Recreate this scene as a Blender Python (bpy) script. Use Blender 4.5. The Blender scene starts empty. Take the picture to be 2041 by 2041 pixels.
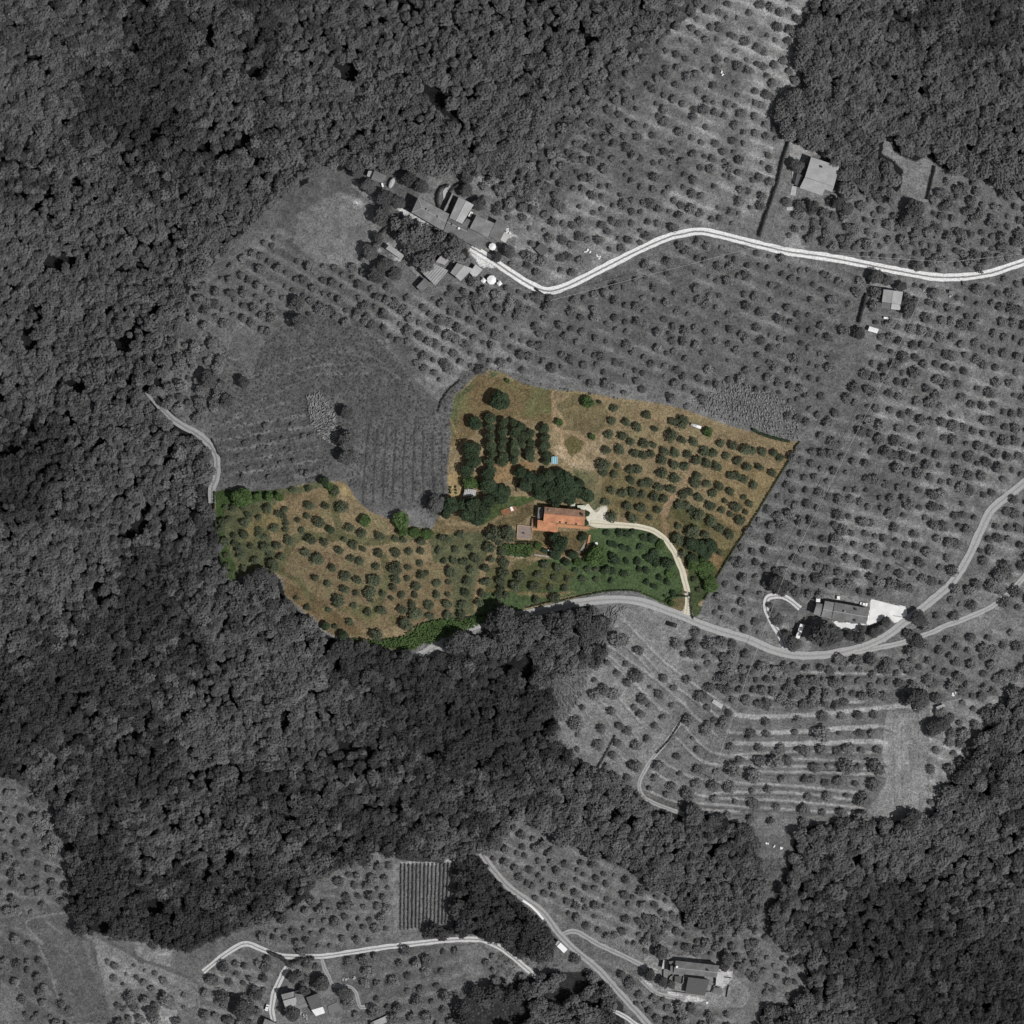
import bpy, math, random
import numpy as np
from mathutils import Vector, Matrix
random.seed(7); np.random.seed(7)
rnd = random.random
SC = bpy.context.scene
COL = SC.collection
S = 0.24            # metres of ground per photograph pixel
D = 2000.0          # height of the aircraft
# ------------------------------------------------------------------ camera, sky, sun, exposure
cam = bpy.data.cameras.new('aerial_camera'); camo = bpy.data.objects.new('aerial_camera', cam); COL.objects.link(camo)
camo.location = (0, 0, D); cam.sensor_width = 36; cam.sensor_fit = 'HORIZONTAL'
cam.angle = 2 * math.atan(1020.5 * S / D); cam.clip_start = 10; cam.clip_end = 12000
SC.camera = camo
EL, AZ = math.radians(55), math.radians(119)
sunv = Vector((math.sin(AZ) * math.cos(EL), math.cos(AZ) * math.cos(EL), math.sin(EL)))
W = bpy.data.worlds.new("World"); SC.world = W; W.use_nodes = True
nt = W.node_tree; bg = nt.nodes['Background']
sky = nt.nodes.new('ShaderNodeTexSky'); sky.sky_type = 'NISHITA'; sky.sun_disc = False
sky.sun_elevation = EL; sky.sun_rotation = AZ; sky.altitude = 300
hsv = nt.nodes.new('ShaderNodeHueSaturation'); hsv.inputs['Saturation'].default_value = 0.25
nt.links.new(sky.outputs[0], hsv.inputs['Color']); nt.links.new(hsv.outputs[0], bg.inputs[0]); bg.inputs[1].default_value = 0.05
sl = bpy.data.lights.new('sun', 'SUN'); sl.energy = 3.4; sl.angle = math.radians(0.5); sl.color = (1, 0.985, 0.96)
so = bpy.data.objects.new('sun', sl); COL.objects.link(so); so.rotation_euler = sunv.to_track_quat('Z', 'Y').to_euler()
so.location = (0, 0, 500)
SC.view_settings.view_transform = 'Standard'; SC.view_settings.look = 'None'
SC.view_settings.exposure = 0.0; SC.view_settings.gamma = 1.0
SC.render.engine = 'CYCLES'; SC.cycles.max_bounces = 4; SC.cycles.diffuse_bounces = 2

# ------------------------------------------------------------------ pixel tiles (how the photograph was read) -> photograph pixels
TL = {'O': (0, 0, 2041), 'A': (850, 700, 400), 'B': (1200, 750, 450), 'C': (400, 900, 500), 'D': (850, 1000, 550),
      'E1': (0, 0, 680), 'E2': (680, 0, 680), 'E3': (1360, 0, 680), 'E4': (1360, 600, 680), 'F1': (0, 1360, 680),
      'F2': (680, 1360, 680), 'F3': (1360, 1360, 680), 'F4': (1100, 1150, 800), 'F5': (280, 560, 640), 'G1': (700, 320, 400),
      'G2': (1540, 260, 360), 'G3': (1500, 1150, 350), 'G4': (1280, 1860, 240), 'G5': (480, 1900, 320), 'G6': (1700, 540, 260)}
def T(t, pts):
    x0, y0, w = TL[t]; k = w / 1932.0
    return [(x0 + p[0] * k, y0 + p[1] * k) + tuple(p[2:]) for p in pts]
def P(t, s):     # "x,y x,y ..." -> photograph pixels
    return T(t, [tuple(float(q) for q in w.split(',')) for w in s.split()])
def tk(t): return TL[t][2] / 1932.0

# ------------------------------------------------------------------ terrain height
HP = np.array([(1100,1030,0),(1500,1000,-4),(900,800,2),(600,1150,-9),(400,1000,-14),(250,1200,-30),(120,1600,-44),(60,1300,-34),
 (0,600,-44),(150,200,-48),(350,350,-34),(600,100,-34),(560,350,-22),(500,600,-12),(750,450,-2),(900,450,4),(1100,150,-12),(1300,300,2),
 (1500,100,2),(1700,200,-8),(1950,100,-16),(1950,500,2),(1600,550,4),(1300,600,4),(1900,900,0),(1700,1200,-4),(1950,1250,-6),
 (1300,1230,-6),(1200,1450,-14),(1500,1450,-16),(1750,1450,-16),(1550,1640,-28),(1300,1600,-30),(1000,1500,-26),(700,1450,-22),
 (400,1500,-34),(150,1850,-34),(400,1900,-24),(800,1750,-24),(800,1950,-16),(1100,1900,-20),(1400,1950,-14),(1700,1750,-30),
 (1950,1500,-30),(1950,1950,-34),(1600,1950,-28),(700,950,0),(0,1950,-38),(980,1280,-12)], float)
HPx = (HP[:, 0] - 1020.5) * S; HPy = -(HP[:, 1] - 1020.5) * S; HPz = HP[:, 2] * 0.8
def H(x, y):
    x = np.asarray(x, float); y = np.asarray(y, float)
    num = np.zeros_like(x); den = np.zeros_like(x) + 1e-9
    for a, b, c in zip(HPx, HPy, HPz):
        w = np.exp(-((x - a) ** 2 + (y - b) ** 2) / (2 * 38.0 ** 2)) + 1e-7 / (1 + ((x - a) ** 2 + (y - b) ** 2) / 1e4)
        num += w * c; den += w
    return num / den
def W2(pts, h=0.0):      # photograph pixels -> world points h above the ground
    a = np.array([p[:2] for p in pts], float); u = (a[:, 0] - 1020.5) * S; v = -(a[:, 1] - 1020.5) * S
    x, y = u.copy(), v.copy(); z = H(x, y)
    for _ in range(4):
        f = (D - z - h) / D; x = u * f; y = v * f; z = H(x, y)
    return np.stack([x, y, z], 1)
def w1(p, h=0.0): return W2([p], h)[0]

# ------------------------------------------------------------------ numpy noise
def vnoise(x, y, sc, seed):
    r = np.random.RandomState(seed).rand(128, 128)
    X = x / sc + 1000.3; Y = y / sc + 1000.7; xi = np.floor(X).astype(int); yi = np.floor(Y).astype(int)
    fx = X - xi; fy = Y - yi; fx = fx * fx * (3 - 2 * fx); fy = fy * fy * (3 - 2 * fy)
    g = lambda i, j: r[(yi + j) % 128, (xi + i) % 128]
    return (g(0, 0) * (1 - fx) + g(1, 0) * fx) * (1 - fy) + (g(0, 1) * (1 - fx) + g(1, 1) * fx) * fy
def fbm(x, y, sc, seed, o=4):
    t = 0; a = 1; s = 0
    for i in range(o):
        t = t + a * vnoise(x, y, sc / 2 ** i, seed + i * 17); s += a; a *= 0.55
    return t / s
def inpoly(px, py, poly):
    r = np.zeros(px.shape, bool); n = len(poly)
    for i in range(n):
        x1, y1 = poly[i][:2]; x2, y2 = poly[(i + 1) % n][:2]
        if y1 == y2: continue
        r ^= ((y1 > py) != (y2 > py)) & (px < (x2 - x1) * (py - y1) / (y2 - y1) + x1)
    return r
def dline(px, py, pts):
    d = np.full(px.shape, 1e9)
    for (x1, y1), (x2, y2) in zip([p[:2] for p in pts[:-1]], [p[:2] for p in pts[1:]]):
        dx, dy = x2 - x1, y2 - y1; L = dx * dx + dy * dy + 1e-9
        t = np.clip(((px - x1) * dx + (py - y1) * dy) / L, 0, 1)
        d = np.minimum(d, np.hypot(px - x1 - t * dx, py - y1 - t * dy))
    return d
def smooth(pts, n=6):       # Catmull-Rom
    p = [pts[0]] + list(pts) + [pts[-1]]; out = []
    for i in range(1, len(p) - 2):
        p0, p1, p2, p3 = [np.array(q[:2], float) for q in p[i - 1:i + 3]]
        for k in range(n):
            t = k / n; out.append(tuple(0.5 * (2 * p1 + (p2 - p0) * t + (2 * p0 - 5 * p1 + 4 * p2 - p3) * t * t + (3 * p1 - p0 - 3 * p2 + p3) * t ** 3)))
    out.append(tuple(pts[-1][:2])); return out

# ------------------------------------------------------------------ materials
def mat(name, col, rough=0.9, nz=0.0, nsc=1.0, rand=0.0, bump=0.0, bsc=3.0, metal=0, spec=0.2, sub=None):
    m = bpy.data.materials.new(name); m.use_nodes = True; n = m.node_tree; b = n.nodes['Principled BSDF']
    b.inputs['Roughness'].default_value = rough; b.inputs['Metallic'].default_value = metal; b.inputs['Specular IOR Level'].default_value = spec
    c = n.nodes.new('ShaderNodeRGB'); c.outputs[0].default_value = (*col, 1); out = c.outputs[0]
    def mul(fac_socket, lo, hi, out):
        mr = n.nodes.new('ShaderNodeMapRange'); mr.inputs['To Min'].default_value = lo; mr.inputs['To Max'].default_value = hi
        n.links.new(fac_socket, mr.inputs['Value'])
        vm = n.nodes.new('ShaderNodeVectorMath'); vm.operation = 'SCALE'; n.links.new(out, vm.inputs[0]); n.links.new(mr.outputs[0], vm.inputs['Scale'])
        return vm.outputs[0], mr
    if nz:
        g = n.nodes.new('ShaderNodeNewGeometry'); t = n.nodes.new('ShaderNodeTexNoise'); t.inputs['Scale'].default_value = nsc; t.inputs['Detail'].default_value = 4
        n.links.new(g.outputs['Position'], t.inputs['Vector'])
        out, mr = mul(t.outputs['Fac'], 1 - nz, 1 + nz, out); mr.inputs['From Min'].default_value = 0.3; mr.inputs['From Max'].default_value = 0.7
    if rand:
        oi = n.nodes.new('ShaderNodeObjectInfo'); out, _ = mul(oi.outputs['Random'], 1 - rand, 1 + rand, out)
    n.links.new(out, b.inputs['Base Color'])
    if bump:
        g = n.nodes.new('ShaderNodeNewGeometry'); t = n.nodes.new('ShaderNodeTexNoise'); t.inputs['Scale'].default_value = bsc
        n.links.new(g.outputs['Position'], t.inputs['Vector']); bp = n.nodes.new('ShaderNodeBump'); bp.inputs['Distance'].default_value = bump
        n.links.new(t.outputs['Fac'], bp.inputs['Height']); n.links.new(bp.outputs[0], b.inputs['Normal'])
    return m
M = {}
M['leaf_grey'] = mat('grey_foliage', (.15,) * 3, nz=.30, nsc=.35, rand=.3, spec=.05)
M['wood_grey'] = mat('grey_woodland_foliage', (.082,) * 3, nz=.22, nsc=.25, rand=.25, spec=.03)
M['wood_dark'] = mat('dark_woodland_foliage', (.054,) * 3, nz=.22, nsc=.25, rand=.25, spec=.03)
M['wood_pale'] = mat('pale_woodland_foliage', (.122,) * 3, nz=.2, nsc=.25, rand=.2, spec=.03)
M['olive'] = mat('olive_foliage', (.080, .094, .060), nz=.28, nsc=.4, rand=.18, spec=.05)
M['oak'] = mat('oak_foliage', (.040, .058, .034), nz=.28, nsc=.4, rand=.12, spec=.04)
M['plantation'] = mat('plantation_foliage', (.052, .068, .040), nz=.28, nsc=.4, rand=.12, spec=.04)
M['bright'] = mat('bright_green_foliage', (.062, .098, .036), nz=.3, nsc=.5, rand=.15, spec=.05)
M['scrub'] = mat('grey_scrub_foliage', (.125,) * 3, nz=.25, nsc=.5, rand=.2, spec=.03)
M['cane'] = mat('pale_cane', (.20,) * 3, nz=.4, nsc=.5, rand=.2)
M['bark'] = mat('bark', (.06, .05, .04), nz=.2, nsc=5)
M['bark_grey'] = mat('grey_bark', (.05,) * 3, nz=.2, nsc=5)
def tiles(name, col, var, dark=.75):   # roof tiles: u along the ridge, v down the slope, in metres
    m = mat(name, col, rough=.85); n = m.node_tree; b = n.nodes['Principled BSDF']
    uv = n.nodes.new('ShaderNodeUVMap'); wv = n.nodes.new('ShaderNodeTexWave'); wv.inputs['Scale'].default_value = 1.3; wv.bands_direction = 'X'
    n.links.new(uv.outputs[0], wv.inputs['Vector'])
    no = n.nodes.new('ShaderNodeTexNoise'); no.inputs['Scale'].default_value = 1.6; no.inputs['Detail'].default_value = 5; no.inputs['Roughness'].default_value = .8
    n.links.new(uv.outputs[0], no.inputs['Vector'])
    n2 = n.nodes.new('ShaderNodeTexNoise'); n2.inputs['Scale'].default_value = .25; n.links.new(uv.outputs[0], n2.inputs['Vector'])
    mr = n.nodes.new('ShaderNodeMapRange'); mr.inputs[1].default_value = .3; mr.inputs[2].default_value = .7; mr.inputs[3].default_value = 1 - var; mr.inputs[4].default_value = 1 + var
    n.links.new(no.outputs[0], mr.inputs[0])
    m2 = n.nodes.new('ShaderNodeMapRange'); m2.inputs[1].default_value = .35; m2.inputs[2].default_value = .65; m2.inputs[3].default_value = dark; m2.inputs[4].default_value = 1.1
    n.links.new(n2.outputs[0], m2.inputs[0])
    mm = n.nodes.new('ShaderNodeMath'); mm.operation = 'MULTIPLY'; n.links.new(mr.outputs[0], mm.inputs[0]); n.links.new(m2.outputs[0], mm.inputs[1])
    vm = n.nodes.new('ShaderNodeVectorMath'); vm.operation = 'SCALE'; vm.inputs[0].default_value = col; n.links.new(mm.outputs[0], vm.inputs['Scale'])
    n.links.new(vm.outputs[0], b.inputs['Base Color'])
    bp = n.nodes.new('ShaderNodeBump'); bp.inputs['Distance'].default_value = .05; bp.inputs['Strength'].default_value = .6
    n.links.new(wv.outputs['Fac'], bp.inputs['Height']); n.links.new(bp.outputs[0], b.inputs['Normal'])
    return m
M['tile_orange'] = tiles('orange_roof_tiles', (.54, .25, .14), .34, .72)
M['tile_brown'] = tiles('brown_orange_roof_tiles', (.31, .19, .13), .38, .7)
M['tile_grey'] = tiles('grey_roof_tiles', (.24,) * 3, .32)
M['tile_mid'] = tiles('mid_grey_roof_tiles', (.18,) * 3, .3)
M['tile_pale'] = tiles('pale_grey_roof_tiles', (.36,) * 3, .2, .9)
M['sheet_dark'] = tiles('dark_grey_roof_sheet', (.11,) * 3, .12, .9)
M['sheet_white'] = tiles('white_roof_sheet', (.8,) * 3, .08, .95)
M['sheet_pale'] = tiles('pale_roof_sheet', (.5,) * 3, .18, .85)
M['sheet_blue'] = tiles('blue_roof_sheet', (.30, .55, .66), .2, .9)
M['stone'] = mat('grey_stone_wall', (.26,) * 3, nz=.3, nsc=1.5)
M['plaster'] = mat('warm_plaster_wall', (.45, .33, .22), nz=.15, nsc=.8)
M['brick'] = mat('terracotta_paving', (.46, .24, .13), nz=.2, nsc=2)
M['brickdk'] = mat('rust_brown_boards', (.22, .11, .06), nz=.35, nsc=1.5)
M['paver'] = mat('pinkish_grey_pavers', (.25, .20, .175), nz=.2, nsc=1.5)
M['path'] = mat('grey_path_slabs', (.26, .25, .22), nz=.15, nsc=2)
M['shelter'] = mat('pale_green_sheet', (.56, .60, .50), nz=.1, nsc=1)
M['yard'] = mat('white_yard_gravel', (.70,) * 3, nz=.12, nsc=.25)
M['apron'] = mat('cream_yard_gravel', (.60, .57, .48), nz=.12, nsc=.4)
M['white'] = mat('white_paint', (.82,) * 3, rough=.6)
M['grey'] = mat('grey_paint', (.35,) * 3, rough=.6)
M['dark'] = mat('dark_frame', (.03,) * 3, rough=.6)
M['black'] = mat('black_car_paint', (.01,) * 3, rough=.25, spec=.5)
M['glass'] = mat('window_glass', (.03, .035, .04), rough=.1, spec=.6)
M['tyre'] = mat('tyre_rubber', (.02,) * 3)
M['rim'] = mat('wheel_rim', (.4,) * 3, rough=.4, metal=.8)
M['shutter'] = mat('shutter_paint', (.12, .08, .05))
M['wire'] = mat('pale_cable', (.4,) * 3)
M['concrete'] = mat('pale_concrete', (.42,) * 3, nz=.15, nsc=1)
M['poolcover'] = mat('flat_dark_felt', (.10,) * 3, nz=.08, nsc=1)
M['water'] = mat('dark_pond_water', (.02,) * 3, rough=.15, spec=.5)

# ------------------------------------------------------------------ object helpers
def tag(o, label=None, cat=None, group=None, kind=None):
    if label: o['label'] = label; kind = kind or 'thing'
    if cat: o['category'] = cat
    if group: o['group'] = group
    if kind: o['kind'] = kind
    return o
def empty(name, loc, label, cat, group=None, rz=0):
    o = bpy.data.objects.new(name, None); COL.objects.link(o); o.location = loc; o.rotation_euler = (0, 0, rz); o.empty_display_size = .5
    return tag(o, label, cat, group)
def mk(name, V, F, m, parent=None, uv=None, smooth_=False):
    me = bpy.data.meshes.new(name); me.from_pydata([tuple(map(float, v)) for v in V], [], [tuple(map(int, f)) for f in F])
    for q in (m if isinstance(m, (list, tuple)) else [m]): me.materials.append(q)
    if uv is not None:
        l = me.uv_layers.new(name='UVMap'); l.data.foreach_set('uv', np.array(uv, float).ravel())
    if smooth_: me.polygons.foreach_set('use_smooth', [True] * len(me.polygons))
    me.update(); o = bpy.data.objects.new(name, me); COL.objects.link(o)
    if parent is not None: o.parent = parent
    return o
class MB:
    def __init__(s): s.V = []; s.F = []
    def add(s, V, F):
        k = len(s.V); s.V += [tuple(v) for v in V]; s.F += [tuple(i + k for i in f) for f in F]; return s
    def box(s, c, d, rz=0, ch=0.0):
        x, y, z = d[0] / 2, d[1] / 2, d[2] / 2; co, si = math.cos(rz), math.sin(rz)
        V = []
        if ch:
            c2 = min(ch, x * .9, y * .9)
            pts = [(-x + c2, -y), (x - c2, -y), (x, -y + c2), (x, y - c2), (x - c2, y), (-x + c2, y), (-x, y - c2), (-x, -y + c2)]
        else: pts = [(-x, -y), (x, -y), (x, y), (-x, y)]
        n = len(pts)
        for k in (-z, z):
            for a, b in pts: V.append((c[0] + a * co - b * si, c[1] + a * si + b * co, c[2] + k))
        F = [tuple(range(n))[::-1], tuple(range(n, 2 * n))] + [(i, (i + 1) % n, n + (i + 1) % n, n + i) for i in range(n)]
        return s.add(V, F)
    def cyl(s, p0, p1, r0, r1, n=8):
        p0, p1 = Vector(p0), Vector(p1); d = (p1 - p0).normalized(); a = d.orthogonal().normalized(); b = d.cross(a)
        V = [p + (a * math.cos(2 * math.pi * i / n) + b * math.sin(2 * math.pi * i / n)) * r for p, r in ((p0, r0), (p1, r1)) for i in range(n)]
        F = [(i, (i + 1) % n, n + (i + 1) % n, n + i) for i in range(n)] + [tuple(range(n))[::-1], tuple(range(n, 2 * n))]
        return s.add(V, F)
    def prism(s, pts, z0, z1):    # pts ccw
        n = len(pts); V = [(p[0], p[1], z0) for p in pts] + [(p[0], p[1], z1) for p in pts]
        F = [tuple(range(n))[::-1], tuple(range(n, 2 * n))] + [(i, (i + 1) % n, n + (i + 1) % n, n + i) for i in range(n)]
        return s.add(V, F)
    def build(s, name, m, parent=None, sm=False): return mk(name, s.V, s.F, m, parent, smooth_=sm)

# ------------------------------------------------------------------ PLAN of the land, in photograph pixels
PROP = (P('A', '600,180 720,200 920,310 1180,372 1500,390 1690,425') + P('B', '105,185 300,205 500,235 700,280 900,355 1100,430 1300,480 1500,535 1690,562 1620,690 1500,880 1350,1130 1200,1370 1120,1490 1000,1690 870,1920') +
        P('D', '1905,760 1850,832 1790,822 1735,785 1670,712 1580,665 1480,630 1440,622 1300,622 1150,645 1000,690 900,712 760,745 640,775 430,830 330,880 160,940 0,1000') +
        P('C', '1720,1470 1640,1530 1500,1525 1350,1510 1180,1478 1060,1440 930,1370 870,1300 760,1200 650,1110 640,1010 590,950 470,930 300,960 245,1010 190,930 150,820 125,600 105,430 108,310 200,290 400,305 600,290 900,230 1090,225 1150,280 1180,340 1300,460 1450,520 1600,575 1790,600') +
        P('A', '60,1700 120,1590 130,1500 185,1380 205,1130 235,830 225,650 245,570 265,430 350,365 430,280 500,215'))
ROADS = {}   # name -> (points, width m, kind)
n_track = P('E2', '735,1400 850,1470 960,1545 1080,1618 1170,1648 1260,1628 1380,1572 1520,1500 1700,1410 1850,1345') + P('E3', '0,1325 90,1310 200,1328 420,1383 600,1425 800,1453 1000,1490 1200,1530 1420,1567 1600,1568 1750,1545 1850,1512 1960,1475')
drive = P('D', '1150,150 1300,160 1450,170 1560,193 1640,237 1710,312 1765,420 1803,530 1826,640 1824,760 1810,800')
main = P('C', '1640,1590 1720,1555 1850,1478') + P('D', '180,930 330,872 450,838 600,805 750,775 900,742 1050,710 1200,690 1330,684 1450,692 1560,718 1680,762 1800,805') + \
       P('F4', '680,213 800,257 950,302 1050,347 1150,373 1250,379 1380,365 1500,335 1600,290') + P('E4', '1238,1835 1320,1770 1450,1665 1530,1590 1620,1450 1680,1320 1735,1205 1790,1145 1870,1082 1960,1010')
second = P('F4', '1400,372 1540,347 1700,312 1830,265') + P('E4', '1500,1835 1600,1800 1750,1730 1870,1635 1960,1530')
west = P('F5', '40,660 160,800 250,870 340,920 420,990 458,1070 455,1180 430,1250 428,1340')
south = P('F1', '1150,1640 1290,1530 1390,1480 1480,1510 1600,1550 1800,1553') + P('F2', '0,1537 200,1507 400,1482 600,1460 780,1457 880,1492 960,1545 1060,1630 1140,1702')
diag = P('F2', '790,965 860,1060 950,1160 1060,1240 1150,1310 1230,1420 1330,1520 1450,1620 1560,1740 1650,1840 1760,1960')
branch = P('F2', '1240,1440 1280,1415 1340,1415 1450,1480 1600,1550 1720,1612 1800,1640')
branch2 = P('F2', '1700,1685 1770,1750 1850,1780 1960,1795')
sedge = P('F2', '1530,1858 1600,1888 1700,1960')
swtrack = P('G5', '560,170 500,260 440,390 400,480 380,600 370,700 400,830')
loop = P('G3', '365,800 300,640 200,470 150,350 160,240 230,212 330,215 430,270 530,355')
gpath = P('G5', '975,60 1000,170 1060,280 1100,375 1200,398 1300,400 1380,470 1415,590 1440,650 1560,640')
ftrack = P('F4', '640,660 600,725 545,800 480,880 432,960 420,1010 445,1062 520,1100 640,1145')
TRACKS = [('gravel_track', n_track, 3.8, 'double'), ('gravel_drive', drive, 2.8, 'drive'), ('lane', main, 4.0, 'road'), ('lane', second, 2.6, 'road'),
          ('dirt_track', west, 3.4, 'dirt'), ('gravel_track', south, 2.6, 'double2'), ('lane', diag, 3.2, 'dirt'), ('dirt_track', branch, 2.4, 'dirt'),
          ('dirt_track', branch2, 2.0, 'dirt'), ('gravel_track', sedge, 2.2, 'double2'), ('gravel_track', P('G3', '1690,445 1670,500 1600,570 1500,640 1420,690'), 3.0, 'double2'), ('gravel_track', swtrack, 2.8, 'double2'), ('gravel_track', loop, 2.6, 'double2'),
          ('dirt_track', gpath, 1.8, 'dirt'), ('dirt_track', ftrack, 2.0, 'dirt')]
FW = {}   # woods
FW['west'] = (P('O', '-60,-60 1330,-60 1300,0 1240,30 1150,90 1080,170 1010,250 975,330 950,335 880,330 800,325 700,312 640,322 600,300 580,345 540,365 470,430 410,490 360,540 345,600 335,640 315,700 300,745 335,790 385,830 402,900 404,1000 418,1060 445,1103 500,1085 528,1092 540,1130 590,1180 640,1210 700,1222 760,1232 820,1240 850,1230 855,1200 885,1192 905,1210 930,1200') +
              P('D', '430,1000 435,880 480,760 560,710 680,740 790,780 840,810 860,770 960,760 1030,710 1150,750 1240,790 1290,830 1270,900 1260,1000') +
              P('F4', '260,400 120,440 100,470 20,420') + P('O', '1040,1300 1055,1345 1040,1405') + P('F2', '1230,350 1360,460 1500,520 1600,560 1690,650 1760,720 1932,750') +
              P('F3', '140,750 330,800 400,830 420,900 425,1000 480,1150 430,1300 400,1390 200,1400 0,1370') + P('F2', '1900,1240 1750,1150 1600,1050 1350,950 1200,850 1100,785 1010,745 930,820 860,930 800,965 700,975 560,965 340,965 200,960 0,1030') +
              P('F1', '1800,1110 1700,1250 1500,1360 1350,1400 1250,1440 1050,1500 960,1500 850,1450 700,1440 560,1420 440,1400 400,1310 390,1200 410,1150 380,1000 340,850 320,700 230,640 160,560 60,540 0,520') + P('O', '-60,1560'))
FW['north_east'] = P('E3', '700,-100 2050,-100 2050,1160 1932,1130 1830,1090 1750,1030 1600,985 1450,945 1380,885 1320,915 1230,880 1200,850 1190,780 1150,755 1130,870 1200,910 1250,960 1240,1060 1140,1150 1000,1085 900,1085 870,1000 850,900 780,855 610,795 545,700 540,600 600,540 680,545 760,520 745,490 690,455 650,330 660,200 740,80 780,0')
FW['south_east'] = P('F3', '640,850 760,805 900,795 1150,790 1230,785 1340,745 1400,790 1410,750 1480,660 1520,560 1620,450 1650,330 1740,240 1800,140 1870,60 2050,-60 2050,2050 150,2050 220,1932 300,1900 450,1850 640,1825 700,1730 715,1600 600,1530 530,1430 500,1370 520,1250 600,1100 620,1000')
FW['south_bank'] = P('F2', '690,985 800,985 830,1040 900,1150 1000,1230 1080,1310 1180,1400 1210,1450 1200,1560 1100,1560 1000,1540 900,1480 780,1430 650,1420 500,1440 460,1420 520,1390 630,1390 630,1300 650,1200 660,1060')
FW['south_edge'] = P('F2', '620,1932 680,1800 760,1720 900,1740 1000,1680 1200,1640 1380,1640 1480,1700 1600,1830 1650,1900 1660,2040 600,2040')
FW['hamlet'] = P('G1', '400,560 560,600 700,690 830,720 960,740 1110,840 1140,930 1090,970 960,940 860,880 790,970 690,990 600,950 560,890 540,780 440,700 380,640')
CLEAR = P('E3', '1150,755 1200,780 1190,850 1260,890 1320,920 1370,885 1450,945 1395,1140 1250,1100 1240,1060 1250,960 1130,880')
YARD = P('G3', '1320,245 1540,300 1680,330 1700,440 1690,470 1560,500 1480,415 1400,480 1280,530 1180,590 1120,600 960,560 880,480 920,500 1250,520 1290,350 1300,260')
APRON = P('D', '1105,40 1130,15 1160,50 1190,78 1235,35 1268,50 1250,95 1330,148 1350,182 1200,182 1140,160 1120,110')
MOUTH = P('D', '1735,782 1795,765 1812,700 1845,700 1868,835 1790,822')
exec_parts = True

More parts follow.
